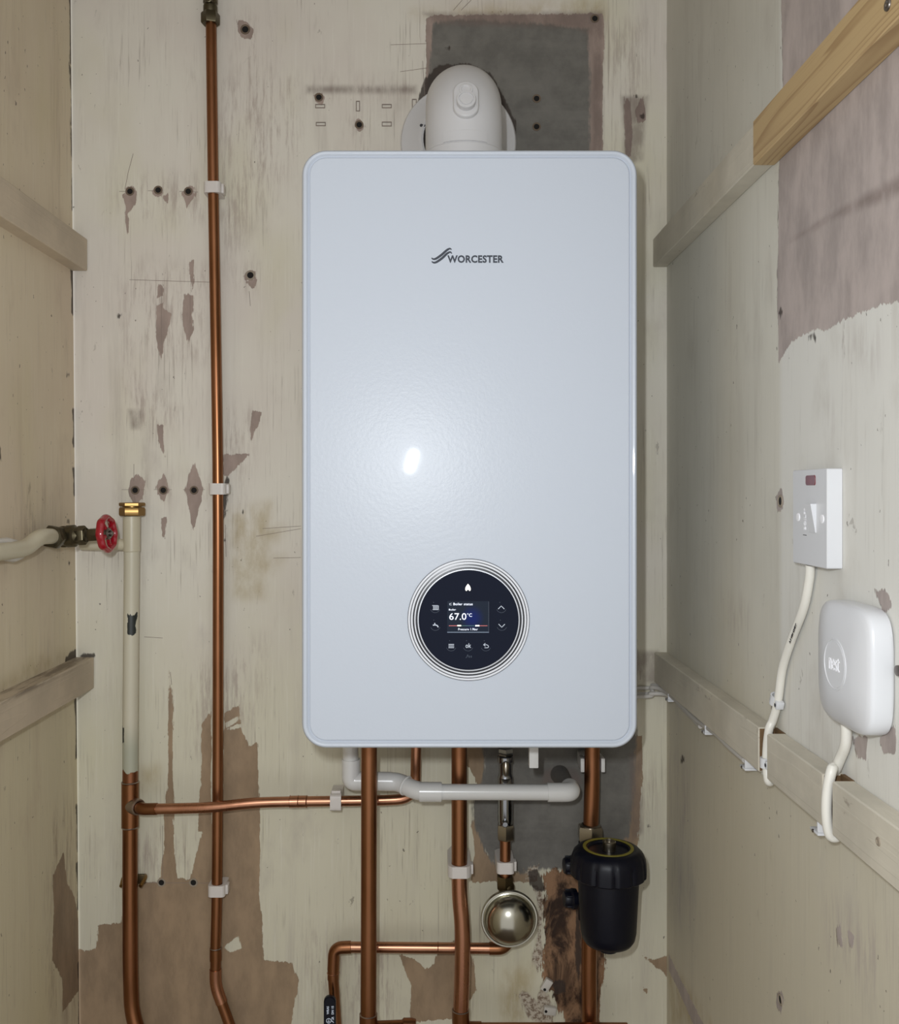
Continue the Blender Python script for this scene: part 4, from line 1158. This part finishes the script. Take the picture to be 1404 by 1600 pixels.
q = P(923, 1191, -.03)
obj('base', box((q.x - .0165, -.0275, q.z - .010), (q.x + .0165, -.0008, q.z + .010), .001), M['pvc'], cl2)
for s in (-1, 1):
    obj('prong', box((q.x + s * .0150 - .0028, -.047, q.z - .010), (q.x + s * .0150 + .0028, -.0276, q.z + .010), .001), M['pvc'], cl2)
ft = thing('magnetic_filter', P(950, 1485, -.112), 'black canister magnetic filter on the right hand copper pipe', 'filter')
fx_ = P(950, 1400, -.112).x; fo = Vector((fx_, -.112, 0))
obj('canister', lathe([(1e-9, .8215), (.026, .8215), (.0325, .8240), (.0365, .8300), (.0385, .8400), (.0425, .9160), (.0425, .9230)], fo, (0, 0, 1), 64), M['black'], ft, sharp=45)
obj('drain_plug', lathe([(1e-9, .812), (.0125, .812), (.0140, .8135), (.0140, .8205), (.012, .8214)], fo, (0, 0, 1), 28), M['black'], ft)
bm = bmesh.new(); NS = 96; cap = []
prof = [(.0430, .9180, 0), (.0500, .9170, 1), (.0522, .9190, 1), (.0522, .9260, 1), (.0518, .9330, 1), (.0508, .9410, .6), (.0480, .9480, .2), (.0430, .9530, 0), (.0370, .9550, 0), (.0285, .9545, 0), (.0270, .9515, 0), (.0120, .9515, 0), (1e-9, .9515, 0)]
for r, z, g in prof:
    row = []
    for k in range(NS):
        a = 2 * PI * k / NS
        ph = (k % 8)
        rr_ = r - (.0022 * g if ph in (0,) else 0) + (.0004 * g if ph in (2, 6) else 0)
        row.append(bm.verts.new((fo.x + rr_ * math.cos(a), fo.y + rr_ * math.sin(a), z)))
    cap.append(row)
for A, B in zip(cap, cap[1:]):
    for k in range(NS): bm.faces.new((A[k], A[(k + 1) % NS], B[(k + 1) % NS], B[k]))
obj('screw_cap', bm, M['black'], ft, sharp=40)
obj('label_ring', lathe([(.0305, .9549), (.0305, .9556), (.0350, .9557), (.0350, .9550)], fo, (0, 0, 1), 64, True), M['yellow'], ft, label='yellow printed ring on filter cap')
obj('vent_screw', lathe([(.0092, .9516), (.0092, .9635), (.0080, .9645), (.0074, .9600), (1e-9, .9600)], fo + Vector((.001, -.001, 0)), (0, 0, 1), 24), M['nickel'], ft)
# manifold and its two isolating knobs
mx = P(921, 1370, y8).x
obj('manifold', lathe([(.0125, P(921, 1441, y8).z), (.0165, P(921, 1436, y8).z), (.0165, P(921, 1400, y8).z), (.0150, P(921, 1390, y8).z), (.0150, P(921, 1360, y8).z), (.0165, P(921, 1350, y8).z), (.0165, P(921, 1316, y8).z), (.0125, P(921, 1314, y8).z)], Vector((mx, y8, 0)), (0, 0, 1), 30), M['black'], ft)
for vv in (1352, 1404):
    kz = P(886, vv, -.05).z
    obj('neck', box((mx, -.075, kz - .010), (mx + .022, y8, kz + .010), .002), M['black'], ft)
    kb = Vector((mx - .0145, -.05, kz))
    ax = Vector((-1, -.12, .02))
    kn = lathe([(.0085, 0), (.0085, .005), (.0142, .007), (.0148, .013), (.0120, .016), (.0120, .022), (.0102, .025), (1e-9, .0255)], kb, ax, 28)
    kob = obj('knob', kn, M['black'], ft)
    for s in range(5):
        a = 2 * PI * s / 5
        n_, b_ = frame(ax)
        q = kb + ax.normalized() * .0165 + (n_ * math.cos(a) + b_ * math.sin(a)) * .0122
        obj('knob_rib', box(q - Vector((.006, .0014, .0014)), q + Vector((.006, .0014, .0014)), .0006), M['black'], kob)

# white broken plastic fixings stuck in the damaged wall
for i, (u, v, rot, s) in enumerate(((853, 1536, 1.02, 'tilted upper'), (858, 1576, -.10, 'level lower'))):
    c = P(u, v, 0)
    t = thing('plastic_fixing', c, '%s scrap of white plastic fixing in the brown damaged wall' % s, 'fixing')
    b_ = box((c.x - .0092, -.009, c.z - .0058), (c.x + .0092, -.0008, c.z + .0058), .001)
    bmesh.ops.rotate(b_, cent=c, matrix=Matrix.Rotation(-rot, 3, 'Y'), verts=b_.verts)
    obj('body', b_, M['white_scrap'], t)
    d_ = Matrix.Rotation(-rot, 3, 'Y') @ Vector((-.0062, 0, 0))
    obj('screw_hole', lathe([(.0022, 0), (.0022, .0003), (1e-9, .0003)], c + d_ + Vector((0, -.009, 0)), (0, -1, 0), 12), M['hole'], t)

# ------------------------------------------------------------------ isolator switch on the right wall
RY = lambda: None
swp = .0135
sn = R(1316, 800).y; sf = sn + .0775
scy = (sn + sf) / 2; sz0, sz1 = 1.3832, 1.4700
sw = thing('isolator_switch', (XR, scy, (sz0 + sz1) / 2), 'white wall switch with red neon on the right wall', 'switch')
pr = Plane((XR, scy, (sz0 + sz1) / 2), (0, -1, 0), (0, 0, 1))      # right = towards camera, n = -X
if pr.n.x > 0: pr.n = -pr.n
hw, hh = (sf - sn) / 2, (sz1 - sz0) / 2
o1 = rrect(hw, hh, .0015, 3); o2 = [(x - math.copysign(.0006, x), y - math.copysign(.0006, y)) for x, y in o1]
obj('back_box', loft([[pr(x, y, .0003) for x, y in o1], [pr(x, y, .0100) for x, y in o1]]), M['plate'], sw)
plate = obj('face_plate', loft([[pr(x, y, .0100) for x, y in o1], [pr(x, y, swp - .0007) for x, y in o1], [pr(x, y, swp) for x, y in o2]]), M['plate'], sw)
def pxs(u, v, off):  # pixel to plate plane coordinates
    q = R(u, v, off)
    return (scy - q.y, q.z - (sz0 + sz1) / 2)
n0 = pxs(1266.2, 750.5, swp)
obj('neon', loft([[pr(n0[0] + x, n0[1] + y, swp) for x, y in rrect(.0108, .0046, .0024, 5)], [pr(n0[0] + x, n0[1] + y, swp + .0006) for x, y in rrect(.0105, .0043, .0023, 5)]]), M['red_lens'], sw, label='red neon indicator lens')
r0 = pxs(1269.6, 809.5, swp)
rk = bmesh.new()
rw2, rh2 = .0072, .0128
V = [rk.verts.new(pr(r0[0] + x, r0[1] + y, h)) for x, y, h in ((-rw2, -rh2, swp), (rw2, -rh2, swp), (rw2, rh2, swp), (-rw2, rh2, swp),
                                                             (-rw2, -rh2, swp + .0008), (rw2, -rh2, swp + .0008), (rw2, rh2, swp + .0052), (-rw2, rh2, swp + .0052))]
for f in ((0, 1, 2, 3), (4, 5, 6, 7), (0, 1, 5, 4), (1, 2, 6, 5), (2, 3, 7, 6), (3, 0, 4, 7)): rk.faces.new([V[i] for i in f])
obj('rocker', rk, M['plate'], sw, label='white switch rocker')
for u, v in ((1246.8, 808), (1284.2, 811)):
    q = pxs(u, v, swp)
    obj('screw_cap', lathe([(.0040, 0), (.0038, .0006), (.0026, .0008), (1e-9, .0008)], pr(q[0], q[1], swp), (-1, 0, 0), 18), M['pale_ink'], sw)
q0 = pxs(1257.2, 828, swp); q1 = pxs(1257.2, 792, swp)
tv = Plane(pr(0, 0, 0), pr.b, -pr.a); tv.n = Vector((-1, 0, 0))
obj('switch_text', text('BOILER', tv, q0[1], -q0[0] - .0022, q1[1], -q0[0] + .0022, swp, swp + .0003, .02), M['pale_ink'], sw)
q = pxs(1257, 836, swp)
obj('switch_text', slab(pr, [(q[0] - .004, q[1] - .0003), (q[0] + .004, q[1] - .0003), (q[0] + .004, q[1] + .0003), (q[0] - .004, q[1] + .0003)], swp, swp + .0002), M['cable_ink'], sw)

# cable from the switch, through the notch
rc = .0042
ca = thing('power_cable', R(1215, 1060, .006), 'white cable from the wall switch down through the batten notch', 'cable')
y_n = (n1a + n1b) / 2
cp = spl3([Vector((XR - .0065, R(1266, 886, .006).y, sz0 - .0005)), R(1264, 905, .0056), R(1255, 950, .0056), R(1236, 1000, .0056), R(1222, 1045, .0056), R(1215, 1095, .0056), R(1207, 1125, .0075),
           Vector((.3420, y_n + .0035, zl1 + .001)), Vector((.3400, y_n + .0045, zl1 - .018)), Vector((.3390, y_n + .003, zl0 + .008)), Vector((.340, y_n, zl0 - .006)), Vector((.346, y_n + .008, zl0 - .006)),
           Vector((.347, y_n + .03, zl0 - .0054))], 7)
obj('sheath', tube(cp, rc, 16), M['cable'], ca)
tx = []
a_, b_ = R(1243, 975, .0108), R(1233, 1004, .0108)
d_ = (a_ - b_); ln_ = d_.length; d_.normalize()
n_ = Vector((-1, 0, 0)); up_ = n_.cross(d_).normalized()
tp2 = Plane(b_, d_, up_); tp2.n = n_
obj('cable_print', text('2.5 MM 6242Y', tp2, 0, -.0012, ln_, .0012, -.0003, .0002, .01), M['cable_ink'], ca)
def cable_clip(c, ax, label, r=rc, nail=True, parent_dir=Vector((-1, 0, 0))):
    t = thing('cable_clip', c, label, 'cable clip', 'white cable clips')
    ax = ax.normalized(); n = parent_dir; s = ax.cross(n).normalized()
    bm = bmesh.new(); rings = []
    N = 18
    for h in (-.005, .005):
        row = []
        for k in range(N + 1):
            a = PI * k / N
            for rr2 in (r + .0004, r + .0022):
                row.append(bm.verts.new(Vector(c) + ax * h + s * math.cos(a) * rr2 + n * math.sin(a) * rr2))
        rings.append(row)
    A, B = rings
    for k in range(N):
        i = 2 * k
        bm.faces.new((A[i + 1], A[i + 3], B[i + 3], B[i + 1])); bm.faces.new((A[i], B[i], B[i + 2], A[i + 2]))
        bm.faces.new((A[i], A[i + 2], A[i + 3], A[i + 1])); bm.faces.new((B[i], B[i + 1], B[i + 3], B[i + 2]))
    for i in (0, 2 * N): bm.faces.new((A[i], A[i + 1], B[i + 1], B[i]))
    obj('saddle', bm, M['plate'], t)
    q = Vector(c) + s * (r + .0048)
    lug = bmesh.new()
    b2 = box((-.0028, -.004, -.004), (.0028, .004, .004), .0008)
    mt = Matrix((s, ax, n)).transposed()
    for v in b2.verts: v.co = q + mt @ v.co
    obj('lug', b2, M['plate'], t)
    if nail:
        obj('nail', lathe([(.0016, .0040), (.0020, .0046), (1e-9, .0050)], q, n, 10), M['cable_ink'], t)
    return t
c1 = R(1212.5, 1093, .0056)
cable_clip(c1, (R(1222, 1045, .0056) - R(1209, 1115, .0056)), 'white clip on switch cable just above the lower right batten')
cable_clip(Vector((.3392, y_n + .0035, zl0 + .012)), Vector((0, 0, 1)), 'white clip on cable inside the batten notch')

# ------------------------------------------------------------------ square heating relay
hx = XR; hyc, hzc = -.6570, 1.3085
hl = thing('heating_relay', (XR, hyc, hzc), 'white rounded square wireless heating relay on right wall', 'control box')
hpn = Plane((XR, hyc, hzc), (0, -1, 0), (0, 0, 1)); hpn.n = Vector((-1, 0, 0))
def sup(h, n=5.0, N=72):
    out = []
    for k in range(N):
        a = 2 * PI * k / N
        c_, s_ = math.cos(a), math.sin(a)
        out.append((h * math.copysign(abs(c_) ** (2 / n), c_), h * math.copysign(abs(s_) ** (2 / n), s_)))
    return out
prof = [(.0490, .0006), (.0504, .0018), (.0508, .0040), (.0507, .0150), (.0500, .0172), (.0484, .0188), (.0450, .0204), (.0380, .0226), (.0280, .0244), (.0215, .0251)]
nn_ = [4.6, 4.6, 4.6, 4.6, 4.6, 4.5, 4.2, 3.6, 2.7, 2.0]
rg = [[hpn(x, y, h) for x, y in sup(s, nn_[i])] for i, (s, h) in enumerate(prof)]
obj('housing', loft(rg), M['plate'], hl, sharp=40)
bt = obj('button', lathe([(.0213, .0249), (.0211, .0256), (.0200, .0257), (.0196, .0250), (.0190, .0250), (.0186, .0255), (1e-9, .0257)], hpn(0, .0005, 0), (-1, 0, 0), 56), M['plate'], hl, label='round raised button')
obj('wordmark', text('nest', hpn, -.0098, -.0048, .0098, .0062, .0256, .0261, -.008), M['pale_ink'], bt)
# its cable
rc2 = .0044
yq = (n2a + n2b) / 2
cb = thing('relay_cable', R(1305, 1195, .006), 'white cable looping from the square relay over the batten notch', 'cable')
cp = spl3([Vector((XR - .0075, R(1322, 1145, .007).y, hzc - .0505)), R(1321, 1160, .0065), R(1312, 1185, .0062), R(1303, 1205, .0085), Vector((.3385, yq + .001, zl1 + .007)), Vector((.3342, yq, zl1 - .012)),
           Vector((.3335, yq, zl0 + .014)), Vector((.3365, yq + .001, zl0 - .003)), Vector((.343, yq + .003, zl0 - .0058)), Vector((.347, yq + .016, zl0 - .0054))], 7)
obj('sheath', tube(cp, rc2, 16), M['cable'], cb)

# three flat runs of cable tucked under the batten and round the corner to the boiler
uc = []
defs = [('upper', 1074, .0030, zl0 - .0036, n2b - .02), ('middle', 1083, .0032, zl0 - .0045, n1b - .02), ('lower', 1090, .0032, zl0 - .0112, n1b + .13)]
for i, (nm, v, r_, z_, yend) in enumerate(defs):
    t = thing('sheathed_cable', P(1010, v, -.01), '%s of three grey white cables leaving the boiler towards the batten' % nm, 'cable', 'cables under the right batten')
    yi = -.005 - .0080 * i
    b0 = P(1000, v, yi); b0.x = BX + BW - .010
    bz = b0.z
    st_ = [b0, P(1012, v + (1, 1, -2)[i], yi), Vector((XR - .022 - .004 * i, yi, z_ + (.0, -.001, -.002)[i])), Vector((XR - .0065 - .007 * (i % 2), -.040, z_)), Vector((XR - .0055 - .006 * (i % 2), -.12, z_ - (.003 if i != 1 else .001))),
           Vector((XR - .0055 - .006 * (i % 2), -.20, z_ - (.006 if i == 2 else .004))), Vector((XR - .0055 - .006 * (i % 2), -.28, z_))]
    if i == 2: st_ = st_[:-1]
    if yend < -.35:
        ye = (-.5885, -.3955)[i]
        st_ += [Vector((XR - (.0055, .0125)[i], y_, z_ - .001)) for y_ in list(np.arange(-.34, ye + .02, -.06)) + [ye]]
    obj('sheath', tube(spl3(st_, 6), r_, 12), M['cable_old'], t)
# white cable mini clips under the batten
for nm, u, v in (('first', 1049, 1092), ('second', 1107, 1139), ('third', 1170, 1195), ('last', 1284, 1293)):
    yy = .345 * F / (u - CU) - CAMD
    yc = yy
    t = thing('cable_clip', (.345, yc, zl0), '%s white clip under the lower right batten, counting from the back corner' % nm, 'cable clip', 'white cable clips')
    big = .0205 if nm == 'last' else .017
    b2 = box((.3375, yc - .009, zl0 - .0145), (XR - .0004, yc + .009, zl0 - .0120), .0006)
    b3 = box((.3375, yc - .009, zl0 - .0119), (XR - .0004, yc - .0062, zl0 - .0006), .0006)
    obj('tray', b2, M['plate'], t); obj('side_wall', b3, M['plate'], t)
    obj('nail', lathe([(.0016, 0), (.0016, .0010), (1e-9, .0014)], (.3376, yc + .001, zl0 - .0132), (-1, 0, 0), 10), M['zinc'], t)
# screw at the right of the relay
q = R(1414, 1048, 0)
tsc = tag(obj('wall_screw', lathe([(.0026, 0), (.0026, .0035), (.0042, .0045), (.0040, .0065), (1e-9, .0070)], q, (-1, 0, 0), 14), M['zinc'], None, loc=q), 'metal screw in the right wall beside the square relay', 'screw')
